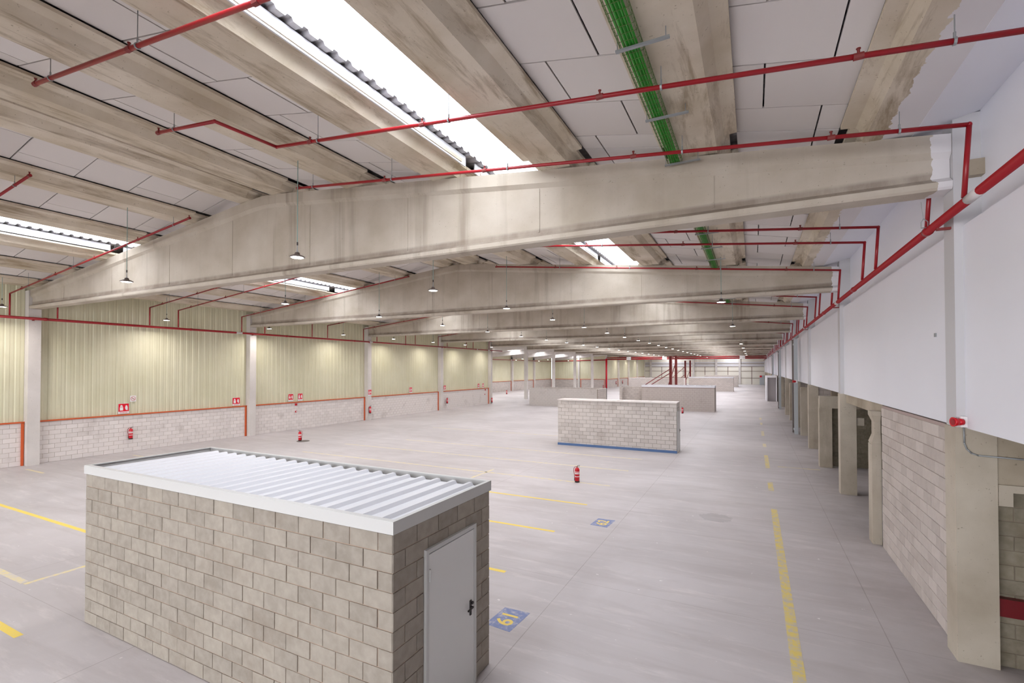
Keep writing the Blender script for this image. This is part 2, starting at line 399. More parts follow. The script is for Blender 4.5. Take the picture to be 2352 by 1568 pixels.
# ================================================================== ROOF: beams, purlins, boards, deck, skylights
NB = 13
beam_prof_cache = {}
def beam_mesh():
    zs = 6.67; mb = MB(); secs = []
    for x in (XL + .01, -24, -20, -16, RIDGE_X - .6, RIDGE_X, RIDGE_X + .6, -8, -4, 0, XR + .015):
        zt = rz(x) - (.03 if abs(x - RIDGE_X) < .1 else 0)
        h = [(0, zs + .03), (.03, zs), (.38, zs), (.41, zs + .03), (.41, zs + .11), (.30, zs + .19), (.30, zt - .34), (.375, zt - .26), (.375, zt), (.035, zt), (.035, zt - .26), (.11, zt - .34), (.11, zs + .19), (0, zs + .11)]
        secs.append([(x, a, z) for a, z in h])
    n = len(secs[0]); vs = [p for s in secs for p in s]; fs = []
    for k in range(len(secs) - 1):
        for i in range(n): fs.append((k * n + i, k * n + (i + 1) % n, (k + 1) * n + (i + 1) % n, (k + 1) * n + i))
    fs += [tuple(reversed(range(n))), tuple(range((len(secs) - 1) * n, len(secs) * n))]
    mb.add(vs, fs)
    for x in (-24.6, -20.9, -17.2, -13.9, -10.6, -7.3, -3.9, -.6):   # raised formwork seams on the camera side of the web
        mb.box(x - .02, .100, 6.9, x + .02, .112, rz(x) - .36)
    return mb.mesh('gable_beam', M['beam'])
BM = beam_mesh()
for k in range(-3, NB + 1):
    y = Y0 + BAY * k
    o = bpy.data.objects.new('gable_beam', BM); COL.objects.link(o); o.location = (0, y, 0)
    if k < 0: lab = 'stained concrete gable beam behind the camera'
    else: lab = 'stained concrete gable beam spanning the hall, %s counted from the camera' % ORD[k]
    tag(o, lab, 'beam', 'concrete gable beams', 'structure')
    if k < 0: o['group'] = 'concrete gable beams behind the camera'
A = .31; B = .12; H1 = .17; H2 = .235; LIP = .31
def purlin_mesh(flip):
    body = [(-A, 0), (A, 0), (A + B, H1 - .01), (A + LIP, H1 + .01), (A + LIP, H2), (A + LIP - .05, H2 + .005), (-A - LIP + .05, H2 + .005), (-A - LIP, H2), (-A - LIP, H1 + .01), (-A - B, H1 - .01)]
    mb = MB(); mb.prism(body, 'y', .62, BAY - .18)
    end = [(-A, 0), (A, 0), (A + B * .5, H1 * .8), (A + .2, H1), (A + .2, H2), (-A - .2, H2), (-A - .2, H1), (-A - B * .5, H1 * .8)]
    mb.prism([(p * .985, q + .003) for p, q in end], 'y', .2, .622); mb.prism([(p * .985, q + .003) for p, q in end], 'y', BAY - .182, BAY + .19)
    return mb.mesh('concrete_purlin', M['purlin'])
PM = purlin_mesh(0)
pn = {0: 'at the right eave', 1: 'under the green cable tray', 2: 'on the wall side of the right skylight', 3: 'on the ridge side of the right skylight', 4: 'third from the ridge on the right slope',
      5: 'at the ridge, right slope', 6: 'at the ridge, left slope', 7: 'third from the ridge on the left slope', 8: 'on the ridge side of the left skylight', 9: 'on the eave side of the left skylight', 10: 'next to the left eave', 11: 'at the left eave'}
for k in range(-3, NB):
    for i, x in enumerate(PURL):
        o = bpy.data.objects.new('concrete_purlin', PM); COL.objects.link(o)
        o.location = (x, Y0 + BAY * k, rz(x) + .004); o.rotation_euler = (0, math.radians(0 if i in (0,) else 0), 0)
        lab = ('trough-shaped concrete purlin %s, %s roof bay' % (pn[i], ORD[k + 1])) if k >= -1 else 'trough-shaped concrete purlin behind the camera'
        tag(o, lab, 'beam', 'concrete purlins' if k >= -1 else 'concrete purlins behind the camera', 'structure')

SKY_STRIPS = (2, 8)      # strip i lies between purlin i and i+1
def board_mesh(x0, z0, x1, z1, ly, t=.03):
    v = []
    for (x, z) in ((0, 0), (x1 - x0, z1 - z0)):
        for y in (0, ly): v += [(x, y, z), (x, y, z + t)]
    return MB().add(v, [(0, 2, 6, 4), (1, 5, 7, 3), (0, 4, 5, 1), (2, 3, 7, 6), (0, 1, 3, 2), (4, 6, 7, 5)])
def ceil_bay(k):
    y0 = Y0 + BAY * k; c = empty('ceiling', (0, y0, 0))
    tag(c, 'ceiling of pale insulation boards between the concrete purlins, %s bay' % (ORD[k + 1] if k >= -1 else 'rear'), 'ceiling', 'ceiling bays', 'structure')
    single = -1 <= k <= 2; allb = MB(); cache = {}
    for i in range(11):
        if i in SKY_STRIPS or i == 5: continue
        a, b = PURL[i + 1] + A + LIP - .02, PURL[i] - A - LIP + .02
        za, zb = rz(PURL[i + 1]) + H2 + .035, rz(PURL[i]) + H2 + .035
        w = b - a; rows = 9; pitch = 1.165; ys = (.15 if i % 2 else -.1)
        if k < -1:
            allb.add(*((lambda m: (m.v, m.f))(board_mesh(a, za, b, zb, BAY))))
            o = len(allb.v) - 8
            allb.v[o:] = [(x + a, y, z + za) for x, y, z in allb.v[o:]]
            continue
        for r in range(rows):
            yy = ys + r * pitch; yl = pitch
            if r == 0: yl += yy; yy = 0
            yl = min(yl, BAY - yy)
            if yl < .1: continue
            cut = a + w * (.27 if (r + i) % 2 else .78)
            for (p, q) in ((a, cut), (cut, b)):
                zp = za + (zb - za) * (p - a) / w; zq = za + (zb - za) * (q - a) / w; g = .012
                if i == 4 and p > a and ((k == -1 and r == 8) or (k == 0 and r == 0)): continue      # the board missing by the ridge
                jz = random.uniform(-.004, .004)
                if single:
                    key = (i, round(p, 2), round(q, 2), round(yl, 3))
                    if key not in cache: cache[key] = board_mesh(p + g, zp, q - g, zq, yl - 2 * g).mesh('board', M['board'])
                    inst(cache[key], 'ceiling_board', c, (p + g, yy + g, zp + jz))
                else:
                    m = board_mesh(p + g, zp, q - g, zq, yl - 2 * g); allb.add([(x + p + g, y + yy + g, z + zp + jz) for x, y, z in m.v], m.f)
    if allb.v:
        o = allb.build('ceiling_boards', M['fibre'], c); o['kind'] = 'stuff'
    # ledges left and right of the hall and the closed ridge gap
    r = MB(); r.box(PURL[6] + A + .1, 0, rz(PURL[6]) + H2 + .03, PURL[5] - A - .1, BAY, rz(PURL[6]) + H2 + .07)
    r.add([(-27.85, 0, 7.7), (PURL[11] - .6, 0, 7.79), (PURL[11] - .6, BAY, 7.79), (-27.85, BAY, 7.7), (-27.85, 0, 7.75), (PURL[11] - .6, 0, 7.85), (PURL[11] - .6, BAY, 7.85), (-27.85, BAY, 7.75)],
          [(0, 1, 2, 3), (4, 5, 6, 7), (0, 1, 5, 4), (2, 3, 7, 6), (0, 3, 7, 4), (1, 2, 6, 5)])
    r.build('edge_board', M['fibre'], c)
    # corrugated deck
    d = MB(); n = int(BAY / .26)
    for (xa, xb) in ((-28.2, PURL[9] + .74), (PURL[8] - .74, RIDGE_X), (RIDGE_X, PURL[3] + .74), (PURL[2] - .74, 3.6)):
        if k < -1 or k > 5:
            za, zb = rz(xa) + .5, rz(xb) + .5
            d.add([(xa, 0, za), (xb, 0, zb), (xb, BAY, zb), (xa, BAY, za)], [(0, 1, 2, 3)])
            continue
        prof = []
        for j in range(n + 1):
            y = j * BAY / n; prof += [(y, 0), (y + .10, 0), (y + .13, .045), (y + .20, .045), (y + .23, 0)] if j < n else [(y, 0)]
        vs = []
        for x in (xa, xb): vs += [(x, y, rz(x) + .44 + h) for y, h in prof]
        m = len(prof); d.add(vs, [(q, q + 1, m + q + 1, m + q) for q in range(m - 1)])
    d.build('roof_sheet', M['deck'], c)
    # missing board: batten
    if k == -1:
        MB().tube((-8.42, 7.25, rz(-8.4) + .27), (-9.1, 8.8, rz(-9) + .1), .018).build('loose_batten', M['ochre'], c)
for k in range(-3, NB): ceil_bay(k)
skn = 0
for k in range(-3, NB):
    for side, i in (('right', 2), ('left', 8)):
        xa, xb = PURL[i + 1] + .60, PURL[i] - .60; y0 = Y0 + BAY * k; skn += 1
        w = empty('window_%d' % skn, (0, y0, 0))
        tag(w, 'bright translucent rooflight on the %s slope, %s bay' % (side, ORD[k + 1] if k >= -1 else 'rear'), 'skylight', 'translucent rooflights', 'structure')
        f = MB()
        for x, s in ((xa, -1), (xb, 1)):
            x2 = x + s * .02
            f.box(min(x, x2) - .01, .4, rz(x) + H2 - .02, max(x, x2), BAY, rz(x) + .43)
        f.build('white_upstand', M['metalwhite'], w)
        za, zb = rz(xa) + .50, rz(xb) + .50
        MB().add([(xa - .1, .05, za), (xb + .1, .05, zb), (xb + .1, BAY - .05, zb), (xa - .1, BAY - .05, za)], [(0, 1, 2, 3)]).build('translucent_sheet', M['sheet'], w)
        L = area_light('daylight', ((xa + xb) / 2, BAY / 2 - .35, max(za, zb) + .08), xb - xa + .15, BAY - 2.3, SKY_W * (1.0 if k < 5 else 1.9), (.925, .93, 1.0), parent=w)  # far bays get added power to brighten the far end

# ================================================================== LEFT SIDE: columns, dado walls, cladding
def col_left(k, x0, x1, name='concrete_column', top=7.45, lab=None, mat='column'):
    y = Y0 + BAY * k
    mb = MB().box(x0, y, 0, x1, y + .41, 6.66)
    if x0 < XL - .2: mb.box(x0, y, 6.66, XL - .01, y + .41, top)
    o = mb.build(name, M[mat]); tag(o, lab, 'column', 'left side concrete columns', 'structure'); return o
for k in range(-3, NB):
    if k < 0: lab = 'pale concrete column on the left wall, before the first beam'
    elif k <= 4: lab = 'pale concrete column on the left wall, %s from the camera' % ORD[k]
    elif k <= 8: lab = 'free-standing pale concrete column in the opening to the side hall, %s in its row' % ORD[k - 5]
    else: lab = 'pale concrete column at the far left wall, %s beyond the side hall' % ORD[k - 9]
    o = col_left(k, -27.85, XL, lab=lab)
    if k < 0: o['group'] = 'columns behind the camera'
def rib_sheet(x, y0, y1, z0, z1, face=1, axis='y', pitch=.333):
    """trapezoid ribbed sheet; face +1 = ribs towards +x (axis y) or towards -y (axis x)"""
    n = max(1, round((y1 - y0) / pitch)); p = (y1 - y0) / n; prof = []
    for j in range(n):
        y = y0 + j * p; prof += [(y, 0), (y + p * .08, 0), (y + p * .16, .022), (y + p * .52, .022), (y + p * .6, .008), (y + p * .9, .008)]
    prof.append((y1, 0)); m = len(prof); vs = []
    for z in (z0, z1):
        for y, h in prof: vs.append((x + face * h, y, z) if axis == 'y' else (y, x - face * h, z))
    return MB().add(vs, [(q, q + 1, m + q + 1, m + q) for q in range(m - 1)])
DADO = 1.83
CLADM = {}
def side_wall_bay(name, k, xw, detail, lab, dado_label=None):
    y0 = Y0 + BAY * k + .41; y1 = Y0 + BAY * (k + 1)
    w = MB().box(xw - .25, y0 - .41, 0, xw - .02, y1, DADO).build(name, M['mortarL'] if detail < 2 else M['farblk'])
    if detail >= 2: w.data.materials[0] = M['farblk']
    tag(w, lab, 'wall', 'left wall bays', 'structure')
    if detail == 0: lay(w, xw - .02, y1, -math.pi / 2 + math.pi, y1 - y0, 9, M['blkL'], z0=0.0)
    if detail == 0:
        pass
    if detail == 1: lay(w, xw - .02, y0, math.pi / 2, y1 - y0, 9, M['blkL'], joined=True)
    # orange trim on top and down the far end
    t = MB().box(xw - .02, y0, DADO - .02, xw + .06, y1, DADO + .035); t.box(xw - .0, y1 - .1, 0, xw + .06, y1 - .02, DADO); t.build('orange_trim', M['orange'], w)
    MB().box(xw - .25, y0 - .41, DADO, xw - .1, y1, 7.8).build('backing_sheet', M['clad'], w)
    if detail <= 1:
        n = 10; s = (y1 - y0) / n
        if round(s, 3) not in CLADM: CLADM[round(s, 3)] = rib_sheet(0, 0, s - .004, DADO + .03, 7.75).mesh('cladding_sheet', M['clad'])
        for j in range(n): inst(CLADM[round(s, 3)], 'cladding_sheet', w, (xw - .06, y0 + j * s, 0))
    else:
        rib_sheet(xw - .06, y0, y1, DADO + .03, 7.75, pitch=.5).build('cladding_sheet', M['clad'], w)
    return w
# the block courses run along +y with their faces towards +x: rotation +90 deg puts local -y onto +x
def fix_lay_left(w, xw, y0, y1, mat, courses=9): lay(w, xw - .02, y0, math.pi / 2, y1 - y0, courses, mat)
names = {-1: 'left wall beside the camera: whitewashed blocks below yellow ribbed cladding', 0: 'left wall bay between the first two columns, whitewashed blocks under yellow ribbed cladding',
         1: 'left wall bay with two fire signs side by side above its orange trim', 2: 'left wall bay after the third column with one small fire sign', 3: 'left wall bay ending at the side hall opening'}
for k in range(-3, NB):
    if 4 <= k <= 8: continue
    det = 0 if k in (-1, 0, 1) else (1 if k in (2, 3) else 2)
    nm = 'wall_left'
    if det == 0:
        y0 = Y0 + BAY * k + .41; y1 = Y0 + BAY * (k + 1)
        w = side_wall_bay(nm, k, XLW, 5, names[k]); w.data.materials[0] = M['mortarL']
        for c in list(w.children):
            if c.name.startswith('cladding_sheet'): bpy.data.objects.remove(c)
        n = 10; s = (y1 - y0) / n
        if round(s, 3) not in CLADM: CLADM[round(s, 3)] = rib_sheet(0, 0, s - .004, DADO + .03, 7.75).mesh('cladding_sheet', M['clad'])
        for j in range(n): inst(CLADM[round(s, 3)], 'cladding_sheet', w, (XLW - .06, y0 + j * s, 0))
        ys = y0 if k >= 0 else 2.4
        if ys > y0: lay(w, XLW - .02, y0 + .05, math.pi / 2, ys - y0 - .05, 9, M['blkL'], joined=True)
        lay(w, XLW - .02, ys, math.pi / 2, y1 - ys, 9, M['blkL'])
    else:
        side_wall_bay(nm, k, XLW, det, names.get(k, 'left wall bay beyond the side hall' if k > 8 else 'left wall bay behind the camera'))
# side hall (y 49..99, x -40..-27.85)
XA = -40.0; YA0, YA1 = Y0 + BAY * 4, Y0 + BAY * 9
for k in range(4, 9):
    side_wall_bay('wall_side_hall', k, XA, 2, 'outer wall of the side hall, %s bay, blocks under yellow cladding' % ORD[k - 4])
    y = Y0 + BAY * k
    o = MB().box(XA - .1, y, 0, XA + .3, y + .41, 6.2).build('concrete_column', M['column']); tag(o, 'pale concrete column on the outer wall of the side hall, %s along' % ORD[k - 4], 'column', 'side hall columns', 'structure')
w = MB().box(XA, YA0 - .3, 0, -27.85, YA0 - .02, 8).build('wall_side_hall_south', M['clad']); tag(w, 'end wall of the side hall facing away', 'wall', kind='structure')
w = MB().box(XA, YA1 + .1, 0, -27.86, YA1 + .4, DADO).build('wall_side_hall_north', M['farblk']); tag(w, 'far end wall of the side hall with brownish blocks below yellow cladding', 'wall', kind='structure')
MB().box(XA, YA1 + .04, DADO - .03, -27.86, YA1 + .12, DADO + .05).box(-28.1, YA1 + .02, 0, -27.95, YA1 + .1, DADO).box(-33.3, YA1 + .02, 0, -33.2, YA1 + .1, DADO).build('orange_trim', M['orange'], w)
rib_sheet(YA1 + .2, XA, -27.86, DADO + .03, 8.0, axis='x', pitch=.5).build('cladding_sheet', M['clad'], w)
o = MB().box(-33.9, YA1 - .1, 0, -33.5, YA1 + .2, 7).build('concrete_column', M['column']); tag(o, 'pale concrete column in the end wall of the side hall', 'column', kind='structure')
for k in range(4, 10):
    y = Y0 + BAY * k; v = []
    for x, z in ((XA, 6.25), (-27.86, 7.2)):
        for yy in (y, y + .35): v += [(x, yy, z - .35), (x, yy, z + .28)]
    o = MB().add(v, [(0, 2, 6, 4), (1, 5, 7, 3), (0, 4, 5, 1), (2, 3, 7, 6), (0, 1, 3, 2), (4, 6, 7, 5)]).build('roof_beam', M['column']); tag(o, 'sloping concrete roof beam of the side hall, %s along' % ORD[k - 4], 'beam', 'side hall roof beams', 'structure')
d = MB()
for xa, xb in ((XA - .3, -35.0), (-33.4, -27.8)):
    za, zb = 6.6 + (xa + 40) * .078, 6.6 + (xb + 40) * .078
    d.add([(xa, YA0, za), (xb, YA0, zb), (xb, YA1 + .4, zb), (xa, YA1 + .4, za)], [(0, 1, 2, 3)])
d.box(-35.05, YA0, 6.98, -34.98, YA1, 7.2).box(-33.42, YA0, 7.1, -33.35, YA1, 7.3)
o = d.build('ceiling_side_hall', M['fibre']); tag(o, 'sloping ceiling of the side hall with one rooflight strip', 'ceiling', kind='structure')
for k in range(4, 9): area_light('daylight', (-34.2, Y0 + BAY * (k + .5), 7.35), 1.5, 9.0, SKY_W * .75, (.925, .93, 1.0))
o = MB().box(-28.2, YA0, 7.2, -27.86, YA1, 9.0).build('wall_side_hall_header', M['fibre']); tag(o, 'upper strip of wall above the opening to the side hall', 'wall', kind='structure')

# ================================================================== RIGHT SIDE
WZ0, WZ1 = 3.27, 6.12
w = MB()
w.box(XRW, YS, WZ0, XRU + .3, YN, WZ1); w.box(XRU, YS, WZ1, XRU + .3, YN, 8.4)
o = w.build('wall_right', M['wallwhite']); tag(o, 'long white painted right wall above the dock openings', 'wall', kind='structure')
w = MB().add([(2.13, YS, rz(1.83) + .0), (XRU + .05, YS, 7.73), (XRU + .05, YN, 7.73), (2.13, YN, rz(1.83) + .0), (2.13, YS, 7.8), (XRU + .05, YS, 7.8), (XRU + .05, YN, 7.8), (2.13, YN, 7.8)],
             [(0, 1, 2, 3), (4, 5, 6, 7), (0, 1, 5, 4), (2, 3, 7, 6), (0, 3, 7, 4), (1, 2, 6, 5)])
o = w.build('ceiling_eave', M['wallwhite']); tag(o, 'white painted strip of ceiling along the right eave', 'ceiling', kind='structure')
for k in range(-3, NB):
    y = Y0 + BAY * k
    lab = 'rough concrete pillar carrying the white wall, %s from the camera' % ORD[k] if k >= 0 else 'rough concrete pillar behind the camera'
    o = MB().box(XR, y, 0, 2.98, y + .41, WZ0 + .01).build('concrete_column', M['pillar']); tag(o, lab, 'column', 'right side pillars' if k >= 0 else 'pillars behind the camera', 'structure')
    c = MB().box(XR + .02, y + .01, WZ0 + .005, 2.98, y + .40, 6.66).box(XR + .02, y + .01, 6.66, 2.98, y + .40, 7.7).build('painted_upper_shaft', M['shaft'], o)
    c['label'] = 'white painted upper shaft'
    if k == 0: MB().box(2.70, y - .12, 6.78, 2.86, y + .01, 7.0).build('corbel_box', M['conc'], o)
# docks: back wall, slab, partitions, headers
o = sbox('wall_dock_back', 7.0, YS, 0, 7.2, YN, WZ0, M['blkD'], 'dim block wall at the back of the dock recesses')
o = sbox('ceiling_dock', XRU, YS, WZ0 + .02, 7.2, YN, WZ0 + .2, M['conc'], 'concrete slab over the dock recesses', 'ceiling')
# near recess right of the first pillar
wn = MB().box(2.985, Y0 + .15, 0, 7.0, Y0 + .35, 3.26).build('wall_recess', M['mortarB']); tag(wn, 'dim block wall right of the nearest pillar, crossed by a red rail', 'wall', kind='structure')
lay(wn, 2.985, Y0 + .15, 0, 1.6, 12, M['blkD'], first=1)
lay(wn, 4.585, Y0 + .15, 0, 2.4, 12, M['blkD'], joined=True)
o = sbox('dock_header_beam', 2.985, Y0 + .02, 2.50, 7.0, Y0 + .30, 3.26, M['conc'], 'concrete header beam over the near recess, right of the nearest pillar', 'beam')
MB().box(2.985, Y0 - .02, 2.42, 7.0, Y0 + .25, 2.52).build('ledge', M['pillar'], o)
o = sbox('corbel', 2.985, Y0 - .01, 2.23, 3.13, Y0 + .14, 2.43, M['pillar'], 'small square concrete corbel on the nearest pillar', 'corbel')
o = sbox('red_rail', 2.985, Y0 + .03, .72, 6.9, Y0 + .14, .96, flat('dark_rail_red', (104, 12, 22), .4), 'dark red steel rail across the dim recess at bottom right', 'rail', kind='thing')
# block infill wall
wi = MB().box(XRW - .005, Y0 + .41, 0, 2.9, 13.72, 3.25).build('wall_infill', M['mortarR']); tag(wi, 'mauve grey block wall between the nearest pillar and the notched post', 'wall', kind='structure')
lay(wi, XRW - .005, 13.72, -math.pi / 2, 13.72 - Y0 - .41, 16, M['blkR'])
# notched post
pst = MB().box(2.48, 13.85, 0, 2.66, 14.25, 2.32)
pst.add([(2.48, 13.85, 2.36), (2.66, 13.85, 2.36), (2.66, 14.25, 2.36), (2.48, 14.25, 2.36), (2.54, 13.9, 2.55), (2.66, 13.9, 2.55), (2.66, 14.2, 2.55), (2.54, 14.2, 2.55),
         (2.54, 13.9, 2.85), (2.66, 13.9, 2.85), (2.66, 14.2, 2.85), (2.54, 14.2, 2.85), (2.48, 13.85, 3.0), (2.66, 13.85, 3.0), (2.66, 14.25, 3.0), (2.48, 14.25, 3.0)],
        [(0, 1, 2, 3)] + [(a + i, a + (i + 1) % 4, a + 4 + (i + 1) % 4, a + 4 + i) for a in (0, 4, 8) for i in range(4)] + [(12, 13, 14, 15)])
pst.box(2.49, 13.86, 2.315, 2.66, 14.24, 2.365).box(2.48, 13.85, 3.0, 2.66, 14.25, 3.1)
o = pst.build('notched_post', M['pillar']); tag(o, 'slim concrete post with a notched hourglass top at the end of the block wall', 'post', kind='structure')
# second recess: cross wall and headers
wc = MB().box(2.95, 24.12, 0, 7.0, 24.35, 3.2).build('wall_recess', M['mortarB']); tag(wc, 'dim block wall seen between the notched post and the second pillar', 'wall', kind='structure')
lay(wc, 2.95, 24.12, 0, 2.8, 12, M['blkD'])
def dock_post(y, x0=2.46, x1=2.91, zt=2.46, lab=''):
    o = MB().box(x0, y, 0, x1, y + .4, zt).build('dock_post', M['pillar']); tag(o, lab, 'post', 'intermediate dock posts', 'structure')
    h = MB().box(x0 + .01, y - .02, zt, 7.0, y + .42, zt + .38).box(x0 + .01, y - .02, zt + .38, 7.0, y + .3, zt + .5).build('dock_header_beam', M['pillar']); tag(h, 'concrete cross beam on the ' + lab.split(',')[0], 'beam', 'dock cross beams', 'structure')
dock_post(23.65, lab='intermediate dock post behind the second pillar, dim wall beside it')
dock_post(34.15, 2.6, 2.98, lab='intermediate dock post after the third pillar, with the grey steel posts')
dock_post(44.0, 2.6, 2.98, lab='intermediate dock post after the fourth pillar, with faint stains')
MB().box(2.99, 18.95, 2.25, 3.2, 19.2, 2.5).build('corbel', M['pillar']); tag(bpy.data.objects['corbel.001'], 'small square concrete corbel on the second pillar', 'corbel', kind='structure')
hb = sbox('dock_header_beam', 2.7, 13.9, 3.0, 3.2, 18.8, 3.26, M['conc'], 'concrete edge beam under the white wall beyond the notched post', 'beam')
for y in (28.9, 38.9, 48.9, 58.9, 78.9, 98.9, 118.9):
    o = MB().box(2.98, y + .1, 0, 7.0, y + .3, WZ0).build('wall_recess', M['farblk']); tag(o, 'block partition wall between dock recesses, at distance %d metres' % y, 'wall', 'dock partition walls', 'structure')
o = MB().box(2.75, 64, 0, 2.95, 139, WZ0).build('wall_dock_infill', M['farblk']); tag(o, 'far block infill below the white wall', 'wall', kind='structure')
# steel posts
for i, (y, x) in enumerate(((34.75, 2.30), (55.5, 2.34), (74, 2.36))):
    p = empty('steel_post', (x, y, 0)); tag(p, 'tall grey steel post standing against the white wall, %s from the camera' % ORD[i], 'post', 'grey steel posts')
    MB().box(0, 0, 0, .2, .22, 5.95).build('post_body', M['greysteel'], p)
    c = MB().box(-.05, .9, 0, .16, 1.05, 5.95).build('post_channel', M['darksteel'], p); c['label'] = 'darker channel section'
    for z in (.2, 3.2, 5.6): MB().box(.0, .2, z, .15, .92, z + .1).build('tie_plate', M['greysteel'], p)
# white vestibule far right
v = empty('vestibule', (1.45, 68, 0)); tag(v, 'white open-fronted box vestibule far down the right wall', 'vestibule')
MB().box(0, 0, 0, .16, 4, 3.2).box(.16, 0, 2.98, 1.2, 4, 3.2).box(1.1, 0, 0, 1.2, 4, 2.98).build('frame', M['white'], v)
MB().box(.17, .5, .02, 1.09, .6, 2.97).build('back_panel', M['greydoor'], v)
c = empty('grey_cabinet', (1.5, 136.5, 0)); tag(c, 'grey cabinet with a red sign at the far end of the right wall', 'cabinet')
MB().box(0, 0, 0, 1.1, .8, 2.4).build('cabinet_body', M['greysteel'], c); MB().box(.02, -.03, 1.9, .5, 0, 2.35).build('sign_plate', M['signred'], c)

# ================================================================== NORTH AND SOUTH WALLS
wn = MB().box(-28.0, YN + .1, 0, 3.2, YN + .4, 9.4).build('wall_far', M['farpanel']); tag(wn, 'far end wall of cream panels with dark joints', 'wall', kind='structure')
j = MB()
for z in (1.64, 3.43, 4.6, 5.4): j.box(-27.5, YN + .05, z - .05, 2.6, YN + .12, z + .05)
for x in (-22.9, -17.2, -11.6, -5.95, -.3): j.box(x - .07, YN + .05, 0, x + .07, YN + .12, 4.6)
o = j.build('panel_joints', M['mullion'], wn); o['kind'] = 'stuff'
MB().box(-27.5, YN + .06, 4.7, 2.6, YN + .12, 5.3).box(-27.5, YN + .04, 5.5, 2.6, YN + .12, 5.9).build('pale_band', M['farwhite'], wn)
for i, x in enumerate((-25.9, -20.2, -14.5, -8.8, -3.12)):
    o = MB().box(x - .25, YN - .25, 0, x + .25, YN + .05, 7.6).build('concrete_column', M['column']); tag(o, 'pale concrete column against the far end wall, %s from the left' % ORD[i], 'column', 'far wall columns', 'structure')

# ================================================================== KIOSKS
def door_set(parent, x, y0, y1, h, detail=True):
    d = empty('door', (0, 0, 0)); d.parent = parent; d['label'] = 'plain grey metal door with black lever handle'
    f = MB().box(x - .005, y0 - .05, 0, x + .035, y0, h + .05).box(x - .005, y1, 0, x + .035, y1 + .05, h + .05).box(x - .005, y0, h, x + .035, y1, h + .05)
    f.build('door_frame', M['fascia'], d)
    MB().box(x - .02, y0 + .005, .01, x + .028, y1 - .005, h - .015).build('door_leaf', M['door'], d)
    hd = MB().box(x + .028, y1 - .11, .93, x + .04, y1 - .075, 1.12)
    hd.tube((x + .03, y1 - .093, 1.04), (x + .075, y1 - .093, 1.04), .012).tube((x + .072, y1 - .093, 1.04), (x + .072, y1 - .21, 1.035), .012).tube((x + .038, y1 - .06, 1.075), (x + .05, y1 - .06, 1.075), .022)
    hd.build('door_handle', M['black'], d)
    if detail:
        for z in (.35, h - .25): MB().tube((x + .038, y0 + .012, z - .07), (x + .038, y0 + .012, z + .07), .011).build('hinge', M['fascia'], d)
kx0, kx1, ky0, ky1 = -9.715, -3.31, 3.85, 5.855
K = empty('block_kiosk', ((kx0 + kx1) / 2, (ky0 + ky1) / 2, 0)); tag(K, 'nearest block-built hut with white ribbed metal roof and grey door', 'hut', 'free-standing block huts')
KC = empty('holder'); bpy.data.objects.remove(KC)
Kinv = Vector((-(kx0 + kx1) / 2, -(ky0 + ky1) / 2, 0))
def kid(o, P):  # child given in world coordinates
    o.parent = P; o.location = Vector(o.location) - Vector(P.location); return o
class Rel:      # parent wrapper working in world coordinates
    pass
def rel_lay(P, ox, oy, *a, **k): lay(P, ox - P.location.x, oy - P.location.y, *a, **k)
def rel(mb, name, mat, P):
    mb.v = [(x - P.location.x, y - P.location.y, z - P.location.z) for x, y, z in mb.v]; return mb.build(name, mat, P)
c = .012
rel(MB().box(kx0 + c, ky0 + c, 0, kx1 - c, ky0 + .2, 2.4).box(kx0 + c, ky1 - .2, 0, kx1 - c, ky1 - c, 2.4).box(kx0 + c, ky0 + .2, 0, kx0 + .2, ky1 - .2, 2.4).box(kx1 - .2, ky0 + .2, 0, kx1 - c, ky1 - .2, 2.4).box(kx0 + .1, ky0 + .1, 2.3, kx1 - .1, ky1 - .1, 2.4), 'wall_core', M['mortarA'], K)
rel_lay(K, kx0, ky0 + c, 0, kx1 - kx0, 12, M['blkA'])
rel_lay(K, kx1 - c, ky0, math.pi / 2, 4.368 - ky0, 10, M['blkA'], first=1)
rel_lay(K, kx1 - c, 5.452, math.pi / 2, ky1 - 5.452, 10, M['blkA'])
rel_lay(K, kx1 - c, ky0, math.pi / 2, ky1 - ky0, 2, M['blkA'], z0=2.0, first=1)
rel_lay(K, kx1, ky1 - c, math.pi, kx1 - kx0, 12, M['blkA'], joined=True)
rel_lay(K, kx0 + c, ky1, -math.pi / 2, ky1 - ky0, 12, M['blkA'], joined=True)
dd = empty('tmp'); dd.location = (0, 0, 0)
door_set(K, kx1 - K.location.x, 4.42 - K.location.y, 5.40 - K.location.y, 2.02)
bpy.data.objects.remove(dd)
